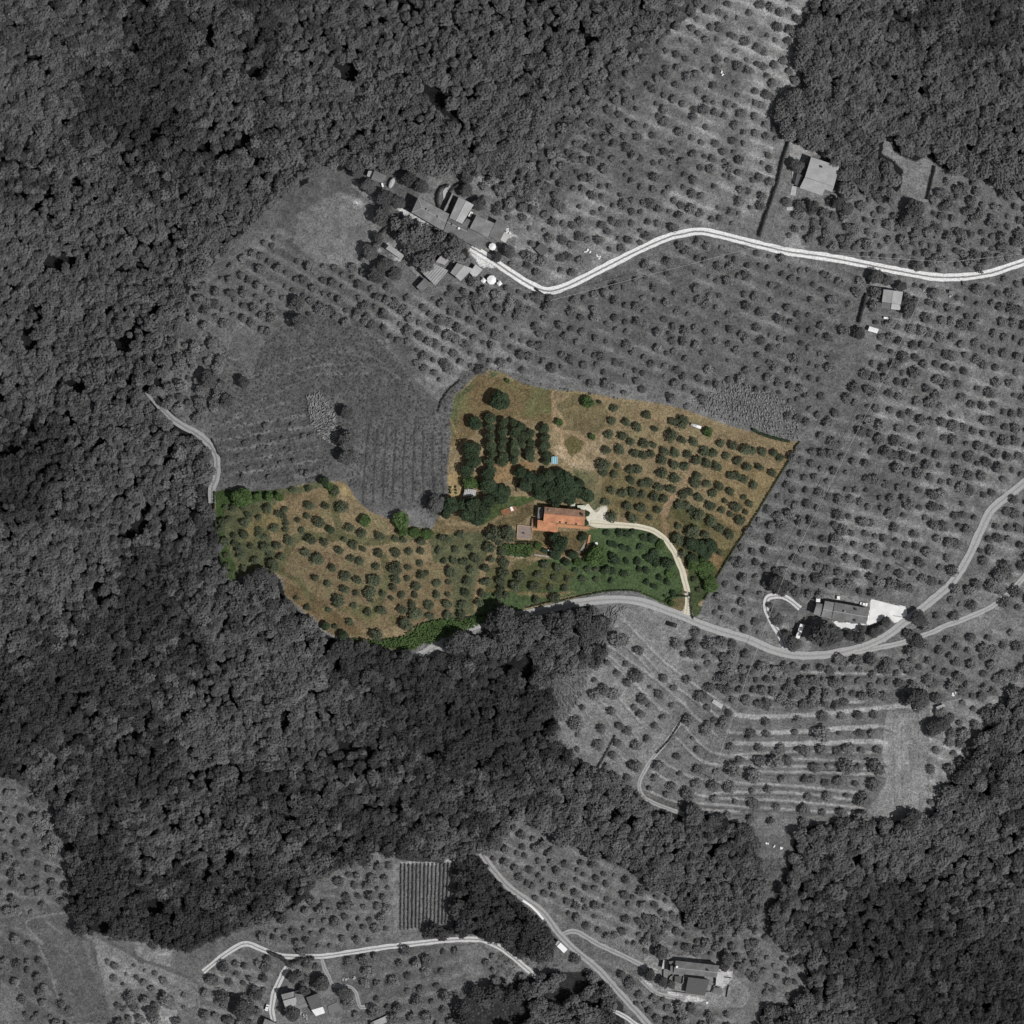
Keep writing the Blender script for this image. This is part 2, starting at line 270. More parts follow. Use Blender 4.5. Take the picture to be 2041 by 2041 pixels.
GR = []   # grey groves: (poly, angle, spacing along, across, radius, jitter, drop)
GR += [(P('O', '300,640 350,600 400,620 440,700 400,780 350,800 310,760'), 20, 17, 16, 2.2, .45, .35), (P('F5', '330,0 500,0 420,200 300,260 280,120'), 20, 18, 18, 2.2, .45, .4), (P('O', '560,380 600,330 700,330 690,350 600,370'), 20, 18, 17, 2.2, .45, .3), (P('O', '950,335 975,310 1000,240 1070,160 1140,80 1230,20 1300,-10 1310,20 1215,95 1130,190 1060,280 1010,370 960,400'), 35, 16, 15, 2.2, .48, .18),
       (P('O', '1000,500 1000,420 960,400 1010,370 1060,290 1130,190 1215,95 1310,20 1330,-10 1540,-10 1540,60 1500,200 1470,230 1465,290 1440,430 1330,425 1300,435 1180,480 1060,530'), 24, 21, 27, 1.9, .28, .16),
       (P('O', '1090,560 1300,450 1450,470 1640,525 1600,600 1590,660 1540,800 1500,820 1480,760 1360,740 1300,770 1020,715 900,690 950,640'), 22, 22, 28, 1.9, .28, .2),
       (P('O', '700,560 900,555 1040,560 950,640 920,700 870,700 830,745 790,690 720,640 560,570'), 30, 20, 26, 2.0, .2, .1),
       (P('O', '400,560 430,500 560,410 600,340 700,350 700,380 560,420 560,470 600,500 700,500 760,560 720,610 640,590 560,600 520,640 450,610 400,640 370,600'), 30, 20, 25, 1.9, .2, .12),
       (P('O', '1640,530 1932,520 1932,930 1800,1100 1640,1130 1580,1120 1470,1140 1340,1130 1500,850 1590,760 1650,640'), 14, 22, 28, 2.2, .22, .08),
       (P('O', '1330,1150 1440,1120 1450,1200 1500,1225 1400,1205 1310,1170'), 20, 24, 22, 1.9, .3, .1),
       (P('O', '1480,440 1490,300 1560,380 1640,370 1750,380 1780,330 1932,400 1932,485 1800,520 1640,500'), 12, 22, 21, 2.2, .3, .08),
       (P('O', '1480,1130 1560,1170 1540,1210 1500,1220 1470,1170'), 12, 26, 24, 2.2, .3, .1),
       (P('O', '1690,1180 1800,1110 1932,960 1932,1100 1760,1190 1700,1220'), 15, 25, 26, 2.5, .3, .06), (P('O', '1730,1215 1932,1140 1932,1290 1850,1400 1760,1520 1745,1500 1755,1330 1735,1290'), 25, 25, 25, 2.4, .35, .1),
       (P('F4', '600,320 680,250 800,290 900,330 1000,380 1130,410 1400,395 1700,330 1780,380 1775,560 1700,600 1500,620 1000,640 870,600 850,740 760,700 700,600 800,480 640,440'), 2, 22, 22, 2.5, .28, .08),
       (P('F2', '0,1020 290,1010 280,1450 0,1500'), 3, 24, 21, 2.1, .2, .05), (P('F1', '1500,1380 1780,1210 1932,1060 1932,1540 1600,1530 1450,1440'), 8, 24, 22, 2.1, .3, .1),
       (P('F2', '880,880 1010,790 1200,880 1350,970 1600,1070 1900,1250 1932,1390 1760,1560 1500,1440 1300,1380 1130,1270 980,1130 850,1010'), 25, 22, 22, 1.85, .3, .12),
       (P('F3', '0,1410 180,1400 500,1420 610,1540 710,1620 690,1740 600,1800 430,1800 380,1680 220,1560 0,1530'), 25, 22, 21, 1.9, .3, .08),
       (P('F2', '0,1550 400,1500 640,1490 700,1560 700,1700 640,1800 560,1932 200,1932 0,1870'), -12, 30, 27, 2.4, .25, .08), (P('F2', '860,1500 960,1560 1090,1690 900,1740 800,1600'), 20, 24, 23, 1.9, .4, .1),
       (P('F2', '1300,1560 1420,1650 1640,1860 1700,1932 1932,1932 1932,1800 1700,1680 1500,1560'), 25, 22, 22, 2.3, .4, .1), (P('G4', '0,-500 1932,-200 1932,340 1200,350 700,330 100,380 0,300'), 22, 22, 22, 1.85, .3, .3), (P('G4', '0,1050 500,1080 1100,1150 1500,1200 1500,1400 0,1400'), 5, 24, 22, 2.2, .35, .1),
       (P('F1', '-40,600 150,620 250,700 330,920 390,1000 410,1150 390,1250 300,1290 160,1330 0,1350'), 15, 27, 25, 2.1, .3, .1), (P('F1', '0,1380 140,1380 260,1500 320,1700 420,1880 200,1900 100,1740 0,1650'), 30, 26, 27, 2.1, .35, .15),
       (P('F1', '560,1500 700,1580 950,1680 1080,1740 1060,1850 950,1850 800,1720 650,1720'), 30, 22, 22, 1.6, .2, .1), (P('F1', '640,1750 1000,1780 1100,1900 1080,1960 640,1960'), 5, 24, 22, 2.3, .4, .15), (P('F1', '1150,1650 1300,1530 1400,1490 1600,1600 1560,1700 1480,1932 1130,1932'), 12, 24, 23, 2.3, .35, .08),
       (P('G5', '620,60 960,80 1040,280 1080,420 1000,460 800,420 600,300'), 5, 24, 22, 2.2, .35, .1), (P('G1', '1120,1060 1932,1260 1932,1449 1100,1449 800,1300'), 25, 23, 22, 2.2, .35, .08), (P('G1', '1250,260 1500,60 1700,60 1750,500 1650,680 1500,560 1200,450'), 15, 23, 22, 2.2, .4, .12), (P('G1', '1450,800 1750,860 1900,960 1932,1200 1700,1100 1450,960'), 20, 24, 22, 2.2, .4, .12),
       (P('F5', '400,900 1050,780 1060,1180 550,1230 490,1150'), -8, 26, 24, 1.4, .35, .3), (P('G3', '170,230 430,300 500,380 440,480 330,640 220,470'), 20, 24, 24, 2.4, .3, .05), (P('F1', '780,1450 980,1540 950,1600'), 5, 27, 27, 2.4, .3, .2)]

def widen(poly): return [(2270 if p[0] > 2028 else -230 if p[0] < 12 else p[0], 2270 if p[1] > 2028 else -230 if p[1] < 12 else p[1]) for p in poly]
for k in FW: FW[k] = widen(FW[k])
GR = [(widen(g[0]),) + tuple(g[1:]) for g in GR]

# ------------------------------------------------------------------ GROUND: one sheet, albedo per field
fine = np.arange(-264, 264.01, 0.6); outer = 264 * np.geomspace(1.03, 14, 16)
ax = np.concatenate([-outer[::-1], fine, outer]); N = len(ax)
GX, GY = np.meshgrid(ax, ax); GZ = H(GX, GY)
f_ = D / (D - GZ); PU = 1020.5 + GX * f_ / S; PV = 1020.5 - GY * f_ / S
wu = PU + (fbm(GX, GY, 9, 3) - .5) * 14; wv = PV + (fbm(GX, GY, 9, 31) - .5) * 14       # frayed field edges
C_ = np.zeros((N, N, 3)); CLIP = [None]; BLK = np.zeros((N, N), bool)
n1 = fbm(GX, GY, 40, 5); n2 = fbm(GX, GY, 12, 8); n3 = fbm(GX, GY, 3.2, 11, 3)
def crop(pts, pad):
    xs = [p[0] for p in pts]; ys = [p[1] for p in pts]
    return (PU > min(xs) - pad) & (PU < max(xs) + pad) & (PV > min(ys) - pad) & (PV < max(ys) + pad)
def setc(m, col, a=1.0):
    if CLIP[0] is not None: m = m & CLIP[0]
    col = np.array(col if hasattr(col, '__len__') else (col,) * 3, float); a = np.asarray(a)
    if a.ndim: a = a[m][:, None]
    C_[m] = C_[m] * (1 - a) + col * a
def fill(pts, col, a=1.0, fray=True, soft=None):
    m = crop(pts, 16); u, v = (wu, wv) if fray else (PU, PV); r = np.zeros_like(m); r[m] = inpoly(u[m], v[m], pts); setc(r, col, a); return r
def stroke(pts, wpx, col, a=1.0, fray=.5, sm=True):
    if sm: pts = smooth(pts, 4)
    m = crop(pts, wpx + 10)
    if CLIP[0] is not None: m = m & CLIP[0]
    d = dline(PU[m] + (wu[m] - PU[m]) * fray * .4, PV[m] + (wv[m] - PV[m]) * fray * .4, pts)
    aa = np.clip((wpx / 2 + .8 - d) / 1.6, 0, 1) * a; C_[m] = C_[m] * (1 - aa[:, None]) + np.array(col if hasattr(col, '__len__') else (col,) * 3) * aa[:, None]
def mix(lo, hi, t, lo_t=.35, hi_t=.65): return np.clip((t - lo_t) / (hi_t - lo_t), 0, 1)
C_[:] = 0.095
setc(n1 > -1, .135, mix(0, 1, n1) * .7)
# open fields outside the coloured estate
fill(P('O', '1100,120 1300,-20 1545,-20 1500,230 1480,300 1440,430 1330,430 1180,480 1060,540 970,470 1000,350'), .165, mix(0, 1, n2 * .6 + n1 * .4, .3, .6) * .9)
fill(P('O', '1350,-20 1540,-20 1520,60 1500,220 1400,160 1200,60'), .19, mix(0, 1, n2, .3, .6) * .7)
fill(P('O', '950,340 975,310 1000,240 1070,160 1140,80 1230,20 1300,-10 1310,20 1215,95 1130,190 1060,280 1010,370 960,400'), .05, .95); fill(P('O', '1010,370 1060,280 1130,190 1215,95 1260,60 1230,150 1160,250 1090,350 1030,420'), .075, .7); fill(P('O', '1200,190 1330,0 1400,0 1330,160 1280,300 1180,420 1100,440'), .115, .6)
fill(P('O', '560,400 640,360 700,380 715,440 700,500 600,500 555,460'), .155, .85)
stroke([(713 + 9 * math.cos(a / 2), 407 + 9 * math.sin(a / 2)) for a in range(14)], 2.5, .26, .9, 0)
fill(P('O', '330,600 450,480 560,460 600,500 720,520 780,560 700,600 560,570 420,620 360,640'), .08, mix(0, 1, n2, .3, .6) * .8)
fill(P('O', '470,600 560,560 700,570 800,640 870,700 840,760 700,640 560,620 500,660 420,740 400,700'), .085, mix(0, 1, n2, .3, .6) * .8)
fill(P('O', '560,590 700,600 760,640 850,720 835,800 850,900 830,980 780,960 700,970 650,900 560,910 410,920 408,880 400,790 480,700 500,640'), .078, .9)
for q in ('620,600 900,480 1300,420 1500,520', '700,640 1000,520 1400,500 1600,620', '500,900 700,860 980,800', '500,960 800,900 1060,860', '500,1030 760,980 1050,920', '520,1100 800,1050 1060,1000', '540,1160 800,1120 1080,1080', '560,820 800,680 1100,560 1400,560'): stroke(P('F5', q), 4, .13, .6, 1.2)
fill(P('O', '680,830 840,790 850,900 825,990 780,960 660,930 650,860'), .088, .8)
fill(P('O', '720,600 900,620 1000,700 870,700 830,760 740,680'), .15, mix(0, 1, n2, .3, .6) * .8)
fill(P('O', '1000,560 1300,460 1640,530 1600,700 1540,800 1500,830 1300,740 1000,700'), .088, .8)
fill(P('O', '1600,600 1640,680 1590,800 1500,820 1540,720'), .095, .9)
fill(P('O', '1700,640 1932,540 1932,960 1800,1100 1660,1130 1560,1040'), .14, mix(0, 1, n2, .35, .6) * .8)
fill(P('O', '1500,840 1620,760 1560,900 1460,1100 1330,1150'), .098, .9)
# oily brush-like mottling of dry grass
fill(P('E4', '1480,600 1560,580 1600,700 1500,760 1440,800 1440,700'), .2, .7)
fill(P('F4', '300,140 480,190 640,260 600,320 640,480 600,560 560,760 430,960 240,960 60,780 0,640 180,440 280,330'), .15, .85)
fill(P('F4', '480,130 700,240 640,300 560,280 420,180'), .17, .7)
fill(P('F4', '600,660 880,650 1700,630 1810,640 1820,1170 1600,1200 1000,1190 700,1140 450,1050 430,960 560,780'), .112, .95)
fill(P('F4', '700,260 900,320 1100,385 1700,370 1790,640 1000,640 760,580'), .105, .9)
fill(P('F4', '1620,650 1800,650 1815,900 1812,1160 1650,1185 1500,1150 1600,1000 1590,760'), .18, .9)
fill(P('F4', '1690,690 1810,690 1812,930 1720,930'), .13, mix(0, 1, n2, .3, .6) * .8)
fill(P('F3', '1400,120 1860,60 1640,330 1520,520 1460,700 1400,760'), .17, .8)
fill(P('F3', '410,860 640,860 620,1000 600,1100 500,1380 420,1380 480,1180 430,1020'), .085, .95)
fill(P('F2', '880,860 1010,780 1200,870 1350,960 1600,1060 1900,1240 1932,1400 1700,1600 1300,1400 1000,1180 840,1000'), .12, .9)
fill(P('F2', '0,1030 320,1000 300,1440 0,1500'), .12, .9)
fill(P('F2', '0,1540 400,1490 780,1470 980,1590 900,1740 600,1932 0,1932'), .088, .95)
fill(P('F2', '640,1500 780,1480 860,1560 800,1600 900,1730 860,1800 720,1680'), .12, .8)
fill(P('F1', '-60,560 160,560 200,800 340,900 380,1000 410,1150 390,1250 0,1280'), .085, .9)
fill(P('F1', '130,650 300,760 330,900 280,950 200,860'), .12, .5)
fill(P('F1', '0,1280 390,1250 460,1430 560,1500 620,1932 -60,1932'), .078, .9)
fill(P('F1', '0,1670 100,1750 150,1900 0,1930'), .12, .8)
F_pale = P('F1', '540,1440 780,1570 1100,1700 1110,1840 1010,1850 950,1760 850,1740 650,1740 600,1760 560,1600')
fill(F_pale, .16, .9)
fill(P('F1', '740,1450 870,1460 980,1520 970,1610 880,1600 780,1545'), .17, .9)
fill(P('F1', '700,1850 830,1820 1000,1850 990,1960 780,1960'), .25, .8)
fill(P('F1', '1000,1500 1280,1440 1400,1400 1700,1240 1932,1080 1932,1540 1600,1550 1390,1475 1280,1530 1120,1630 990,1610'), .10, .9)
fill(P('F1', '0,0 30,60 80,250 60,330 10,480 -40,480 -40,0'), .09)
fill(P('G4', '0,380 300,340 700,380 1240,440 1440,640 1700,860 1740,1000 1600,1200 1100,1180 700,1060 400,1060 0,800'), .165, .9)
fill(P('G4', '1420,860 1700,880 1720,1040 1500,1120 1380,1060'), .14, .9)
fill(P('G4', '60,760 160,860 300,960 500,950 900,1010 1040,1060 860,1100 520,1060 330,1020 160,920 30,760'), .34, .9)
fill(P('G4', '1230,570 1450,620 1470,720 1300,860 1190,840 1190,640'), .34, .9)
fill(P('G3', '480,200 700,180 1330,240 1320,330 700,230 600,300'), .15, .9)
fill(P('G3', '470,400 700,450 860,480 620,620 640,800 540,820 480,600'), .13, .9)
fill(P('E3', '610,800 760,830 830,850 700,900 640,980 610,900'), .22, .9)
fill(P('E3', '600,1040 900,1080 930,1100 860,1200 780,1190 700,1120 600,1130'), .15, .9)
fill(CLEAR, .155)
fill(P('E3', '690,465 760,490 740,545 680,520'), .17)
fill(P('E3', '560,1390 620,1290 650,1330 700,1420 600,1420'), .2, .9)
fill(P('G6', '280,130 600,90 900,180 900,280 800,420 740,300 420,230'), .15, .9)
fill(P('G6', '420,580 700,600 700,700 400,700 200,760'), .10, .9)
for s in ('640,350 700,300 860,440 940,520 900,470', '750,80 900,180 840,300 760,240', '600,300 850,320 900,450'): fill(P('G1', s), .15, .9)
fill(P('G1', '1080,220 1290,115 1480,190 1340,260 1200,260'), .19, .8)
fill(P('G1', '430,460 500,455 600,500 735,600 680,640 600,600'), .42, .95)
fill(P('G1', '400,760 470,740 520,800 560,920 470,970 330,920 240,860 330,830'), .32, mix(0, 1, n3, .3, .6) * .9)
fill(P('G1', '1140,830 1230,860 1420,980 1450,1030 1290,1020 1240,1000 1150,900'), .45, .9)
fill(P('G1', '1520,680 1620,750 1560,740 1500,760'), .4, .8)
fill(P('G1', '560,990 680,1110 640,1130 560,1040'), .2)
fill(P('G1', '0,180 120,280 300,420 270,440 60,320 0,240'), .19, .9)
fill(P('G1', '20,400 90,390 110,440 50,450'), .34, .7)
fill(YARD, .72, fray=False); fill(P('F2', '300,1020 330,1010 330,1420 300,1430'), .16, .8)
VINE = P('F2', '330,1020 665,1020 650,1370 320,1420')
fill(VINE, .135)
fill(P('F2', '590,995 680,995 660,1025 330,1030 330,1015'), .28, .8)
fill(P('F5', '130,400 190,420 180,440 140,430'), .34); fill(P('F5', '250,180 340,330 450,400 340,560 300,480 260,340'), .09, .9)
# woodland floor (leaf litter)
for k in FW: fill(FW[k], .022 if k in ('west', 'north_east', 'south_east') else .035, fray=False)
fill(P('F3', '1240,1350 1370,1180 1400,1130 1350,1250 1260,1370'), .14, .8)
for s in ('F3|1215,965 1330,1025', 'F3|700,1905 870,1865', 'F1|160,390 240,370', 'F1|290,380 460,440', 'F3|1600,1370 1740,1190'):
    t, q = s.split('|'); stroke(P(t, q), 4, .2)
# the estate in colour
gold = np.array((.228, .180, .108)); oliv = np.array((.088, .100, .054)); green = np.array((.060, .096, .042)); brown = np.array((.172, .130, .080))
for poly_, an_, du_, dv_, r_, j_, dr_ in GR:      # pale mown strips between the tree rows
    if dv_ < 22: continue
    m = crop(poly_, 6); P_ = np.array([p[:2] for p in poly_]); cx_, cy_ = P_.mean(0); R_ = np.abs(P_ - [cx_, cy_]).max() * 1.5; c_, s_ = math.cos(math.radians(an_)), math.sin(math.radians(an_))
    X_ = PU[m] * .6 + wu[m] * .4 - cx_; Y_ = PV[m] * .6 + wv[m] * .4 - cy_; t_ = (((-X_ * s_ + Y_ * c_) + R_) / dv_) % 1.0
    st = np.clip(1 - np.abs(t_ - .5) / .22, 0, 1) * np.clip((n2[m] - .38) * 5, 0, 1) * inpoly(wu[m], wv[m], poly_)
    dk = np.clip(1 - np.abs((t_ + .5) % 1 - .5) / .25, 0, 1) * inpoly(wu[m], wv[m], poly_)
    C_[m] = C_[m] * (1 + .45 * st - .18 * dk)[:, None]
C_ *= 1.36
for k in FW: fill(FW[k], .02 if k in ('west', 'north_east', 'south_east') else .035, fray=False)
CLIP[0] = fill(PROP, gold, fray=False)
fill(P('A', '200,150 1240,380 1240,700 1100,700 760,600 300,900 180,900'), (.165, .125, .068), .95)
fill(P('A', '900,350 1200,380 1230,560 1210,700 1000,650 880,560'), (.135, .112, .060), mix(0, 1, n2, .3, .55))
fill(P('A', '230,560 300,420 430,300 560,180 700,200 480,330 350,420 300,560 290,800 230,800'), oliv, mix(0, 1, n2, .25, .5))
fill(P('A', '1270,530 1400,400 1700,480 1740,600 1700,760 1500,800 1320,760 1280,640'), (.145, .122, .068), .9)
fill(P('A', '1330,870 1400,820 1540,880 1480,980 1400,1030 1340,980'), (.125, .11, .05), .9)
fill(P('A', '1210,950 1330,900 1400,1030 1560,900 1680,820 1760,900 1720,1080 1560,1180 1420,1140 1280,1020'), (.38, .30, .20), mix(0, 1, n2, .1, .4) * .9)
fill(P('A', '640,1060 1050,1060 1060,1180 640,1290'), (.25, .17, .09), .9)
fill(P('A', '100,1560 500,1700 900,1660 1040,1560 1040,1430 600,1440 300,1600'), (.125, .10, .055), .95)
fill(P('A', '780,1400 1040,1400 1060,1440 900,1500 700,1560 560,1700 480,1560'), (.06, .085, .034), mix(0, 1, n2, .2, .45))
fill(P('A', '850,1730 1560,1720 1560,1960 850,1960'), (.125, .10, .052), .95)
fill(P('A', '1400,1100 1700,1180 1700,1560 1540,1480 1440,1430'), oliv, mix(0, 1, n2, .3, .6) * .8)
fill(P('B', '0,700 400,900 700,1080 950,1200 1200,1340 1130,1480 600,1480 300,1260 0,1130'), (.115, .10, .048), .75)
fill(P('B', '560,1100 700,1060 900,1200 1000,1300 700,1280'), (.075, .078, .036), .8)
fill(P('B', '1000,700 1500,800 1680,570 1350,1130 1200,1370 950,1200 900,900'), (.22, .165, .085), .5)
fill(P('B', '600,1400 850,1500 1100,1480 1150,1490 1000,1690 870,1920 780,1920 720,1650'), (.085, .078, .036), .95)
fill(P('B', '900,1480 1050,1560 1000,1660 930,1600'), (.2, .14, .075), .8)
fill(P('D', '1140,185 1450,188 1560,210 1650,270 1720,370 1780,520 1790,660 1740,780 1580,665 1480,630 1300,622 1150,645 940,700 640,790 420,830 300,800 480,560 800,400 1110,400'), green, .96)
fill(P('D', '560,400 900,420 1050,520 1000,620 700,640 420,620 420,440'), (.085, .085, .04), mix(0, 1, n2, .25, .5) * .9)
fill(P('D', '580,630 680,630 870,640 1060,640 900,690 700,660'), (.2, .16, .085), .8)
fill(P('D', '430,600 560,610 600,640 440,640'), (.15, .12, .06), .8)
fill(P('D', '1670,690 1810,660 1810,700 1780,770 1730,775'), (.15, .125, .07), .9)
fill(P('D', '0,240 420,200 440,300 380,480 330,780 200,820 0,850 0,600 60,480'), oliv, .85)
fill(P('D', '0,430 110,440 100,520 60,600 110,760 60,830 0,800'), (.2, .135, .07), .85)
fill(P('D', '80,100 160,170 340,190 480,130 560,200 380,215 120,220 60,240'), (.15, .12, .065), .9)
stroke(P('D', '385,500 350,640 345,770'), 8, (.22, .165, .095), .9)
fill(P('C', '110,300 400,300 620,290 900,240 1000,260 600,400 500,560 620,900 560,930 300,960 240,1000 150,820'), oliv, .9)
fill(P('C', '200,400 500,420 640,420 640,640 600,840 400,800 200,700'), (.16, .13, .065), mix(0, 1, n2, .5, .66) * .8)
fill(P('C', '110,300 300,290 600,290 560,370 400,400 320,430 190,420 200,700 280,940 220,960 150,820 120,600'), (.045, .075, .026), mix(0, 1, n2, .1, .35) * .9)
fill(P('C', '640,330 980,300 1000,560 700,620 660,560'), (.19, .145, .085), .8)
fill(P('C', '700,720 1000,780 1340,900 1400,860 1400,960 1300,1360 1100,1420 900,1300 700,1100 600,920'), brown, .9)
fill(P('C', '640,1000 800,1050 1280,1400 1100,1400 800,1200 640,1100'), (.14, .105, .058), .9)
fill(P('C', '1400,840 1950,860 1950,1280 1640,1300 1400,1380 1380,1100'), (.175, .135, .08), .9)
for s in ('1000,260 1050,560 1080,660 800,650 700,700 620,900', '1420,820 1430,1000 1360,1200', '1050,640 1300,690 1750,640 1900,700', '600,920 760,1000 860,1160'):
    stroke(P('C', s), 16 if s[0] != '6' else 9, (.085, .09, .045), .75, 1.5)
stroke(P('C', '880,1130 900,1050 960,920 1000,820'), 2, (.07, .06, .035), .8)
fill(P('C', '1040,1200 1200,1170 1500,1250 1560,1320 1300,1400 1200,1300'), (.095, .092, .042), mix(0, 1, n2, .35, .6) * .8)
fill(P('C', '1080,235 1110,235 1180,345 1130,320'), (.34, .26, .12), .9)
HEDGE1 = P('C', '1150,1440 1400,1450 1560,1420 1680,1330 1800,1300 1960,1280') + P('D', '180,840 300,815 420,800 430,830 330,880 160,940 0,1002') + P('C', '1720,1468 1640,1528 1500,1522 1350,1508 1180,1476')
fill(HEDGE1, (.04, .06, .02))
stroke(P('B', '800,690 740,830 680,940'), 12, (.27, .195, .125), .95); stroke(P('B', '630,1010 560,1110 540,1170'), 14, (.28, .20, .13), .95)
stroke(P('B', '0,160 300,330 600,400 860,560 1050,560 1250,600 1600,650'), 8, (.26, .19, .12), .7, 1.5)
stroke(P('B', '860,1200 1000,1300 1120,1400'), 5, (.2, .15, .09), .8)
stroke(P('B', '500,1150 560,1330 520,1280'), 10, (.23, .16, .10), .7)
for s in ('1215,400 1235,700 1300,800 1330,980 1440,1060', '1230,760 1400,790 1560,880', '1250,560 1330,690 1300,740'):
    stroke(P('A', s), 7, (.33, .245, .155), .85)
stroke(P('A', '230,640 300,820 330,880'), 3, (.30, .22, .12), .8); stroke(P('A', '340,380 480,240 600,185 760,230 1180,370 1690,430'), 3, (.26, .22, .11), .7)
fill(P('A', '205,1200 330,1130 330,1330 300,1400 220,1380'), (.34, .25, .13), .85)
stroke(P('A', '440,1610 520,1690 700,1600 850,1570'), 6, (.2, .155, .09), .8); stroke(P('A', '250,1720 600,1720 850,1690'), 8, (.18, .14, .085), .7)
fill(APRON, (.60, .58, .50), fray=False); fill(P('B', '100,960 230,1080 160,1180 70,1130'), (.36, .32, .22), .0)
stroke(P('A', '1640,1540 1720,1500'), 10, (.5, .47, .38), .8)
stroke(P('D', '700,745 940,690 1150,650 1300,632'), 7, (.30, .23, .145), .95)
fill(P('D', '1290,632 1440,630 1600,690 1740,785 1600,740 1400,690'), .14, .9)
stroke(P('D', '1490,640 1580,690 1680,730'), 6, (.045, .075, .022), .9)
fill(P('C', '560,560 900,380 1200,420 1700,640 1900,700 1932,1280 1500,1300 1200,1380 900,1250 700,1000'), (.095, .108, .055), mix(0, 1, n3 * .4 + n2 * .6, .52, .64) * .35)
fill(P('B', '0,180 1650,560 1200,1370 700,1250 0,900'), (.115, .118, .062), mix(0, 1, n3 * .4 + n2 * .6, .52, .66) * .4)
fill(P('A', '230,560 300,420 560,180 900,310 1200,380 1220,700 800,600 300,850'), (.10, .112, .052), mix(0, 1, n3 * .4 + n2 * .6, .46, .6) * .6)
CLIP[0] = None
# borders of lane
fill(P('B', '740,1640 860,1720 960,1740 880,1900 800,1960 750,1960'), (.055, .075, .035), .95); fill(P('D', '1850,700 1932,740 1900,800 1860,800'), (.055, .075, .035), .95)
fill(P('D', '0,1002 160,942 330,882 440,835 440,860 330,920 200,1060 0,1100'), .27, .9); fill(P('C', '1640,1580 1720,1500 1830,1420 1932,1380 1932,1530'), .34, .9)
fill(P('D', '1740,785 1795,765 1868,835 1800,815'), .6, fray=False)
stroke(P('C', '920,1370 1050,1440 1180,1490 1300,1515'), 4, .3, .9)
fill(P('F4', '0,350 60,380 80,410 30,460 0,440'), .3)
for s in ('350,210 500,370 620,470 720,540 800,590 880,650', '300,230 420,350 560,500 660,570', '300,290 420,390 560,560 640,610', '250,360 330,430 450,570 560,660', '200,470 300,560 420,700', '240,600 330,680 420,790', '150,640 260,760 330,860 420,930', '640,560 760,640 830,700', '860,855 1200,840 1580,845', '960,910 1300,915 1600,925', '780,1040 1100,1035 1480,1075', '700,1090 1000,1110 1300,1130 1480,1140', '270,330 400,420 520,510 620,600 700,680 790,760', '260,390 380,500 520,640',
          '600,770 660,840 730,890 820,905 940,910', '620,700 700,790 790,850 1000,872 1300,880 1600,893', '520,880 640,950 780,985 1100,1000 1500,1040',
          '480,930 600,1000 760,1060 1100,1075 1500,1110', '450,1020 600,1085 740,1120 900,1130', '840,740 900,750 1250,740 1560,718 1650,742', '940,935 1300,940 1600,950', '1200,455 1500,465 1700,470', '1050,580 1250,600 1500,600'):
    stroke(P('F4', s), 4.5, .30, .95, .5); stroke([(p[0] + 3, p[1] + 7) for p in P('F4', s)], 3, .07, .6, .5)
for s in ('880,665 1000,675 1200,665 1500,640 1700,620 1760,640', '880,800 1100,805 1400,795 1580,795 1610,815', '1560,718 1400,730 1250,742 1000,752'): stroke(P('F4', s), 9, .34, .95, .5)
for i in range(9): stroke([(p[0], p[1]) for p in P('F4', '%d,640 %d,1160' % (1640 + i * 20, 1650 + i * 20))], 2, .21 if i % 2 else .12, .5, .8, False)
stroke(P('F4', '1800,300 1795,420 1800,560'), 7, .2, .9); stroke(P('E4', '1240,1100 1180,1300 1160,1420'), 10, .11, .8)
for s in ('1000,800 900,960 760,1180 640,1380 560,1530', '990,740 1180,400 1240,230', '1440,560 1400,740 1330,900'): stroke(P('E4', s), 6, .125, .9)
stroke(P('E4', '1540,1190 1680,1090 1860,1040'), 3, .2, .8)
for s in ('370,1305 250,1320 160,1345 150,1380 200,1440 245,1480', '270,1360 345,1420', '220,1490 290,1650 320,1760 370,1840', '1110,1690 1130,1850'): stroke(P('F1', s), 3.5, .2, .9)
stroke(P('F1', '485,1480 530,1600 580,1740'), 12, .16, .9)
for k in range(6): stroke(P('F1', '%d,%d %d,%d' % (10 + k * 22, 1690 + k * 4, 60 + k * 20, 1900)), 2, .13, .8)
for s in ('0,620 140,700 300,760', '0,760 160,820 330,900', '0,900 200,960 380,1010', '0,1040 200,1100 390,1120', '0,1190 180,1220 380,1200', '300,1480 420,1560 480,1700', '620,1480 740,1540 900,1610', '1010,1480 1200,1440 1300,1420', '480,1850 620,1780 800,1800'): stroke(P('F1', s), 4, .17, .7, 1)
for k in range(7): stroke(P('F1', '%d,%d %d,%d' % (545 + k * 12, 1500 + k * 26, 760 + k * 22, 1640 + k * 20)), 4, .27, .8)
stroke(P('F1', '540,1420 780,1560 1000,1640 1110,1700'), 6, .11, .9); stroke(P('F1', '0,1830 60,1925 400,1900 560,1860'), 4, .14, .8)
stroke(P('F1', '995,1500 985,1610'), 5, .15); 
for s in ('1530,1360 1650,1390 1800,1400 1932,1430', '1780,1190 1932,1150', '1790,1200 1932,1215', '1680,1270 1932,1330'): stroke(P('F1', s), 4, .19, .9)
for y in (1105, 1165, 1230, 1290, 1345, 1390): stroke(P('F2', '0,%d 100,%d 290,%d' % (y - 10, y + 12, y)), 4, .2, .8, .8)
for q in ((890, 870, 1932, 1500), (1010, 850, 1932, 1400), (1080, 830, 1932, 1270), (960, 960, 1500, 1290), (1020, 1100, 1500, 1400)): stroke(P('F2', '%d,%d %d,%d %d,%d' % (q[0], q[1], (q[0] + q[2]) / 2, (q[1] + q[3]) / 2 - 15, q[2], q[3])), 5, .15, .6, 1.5)
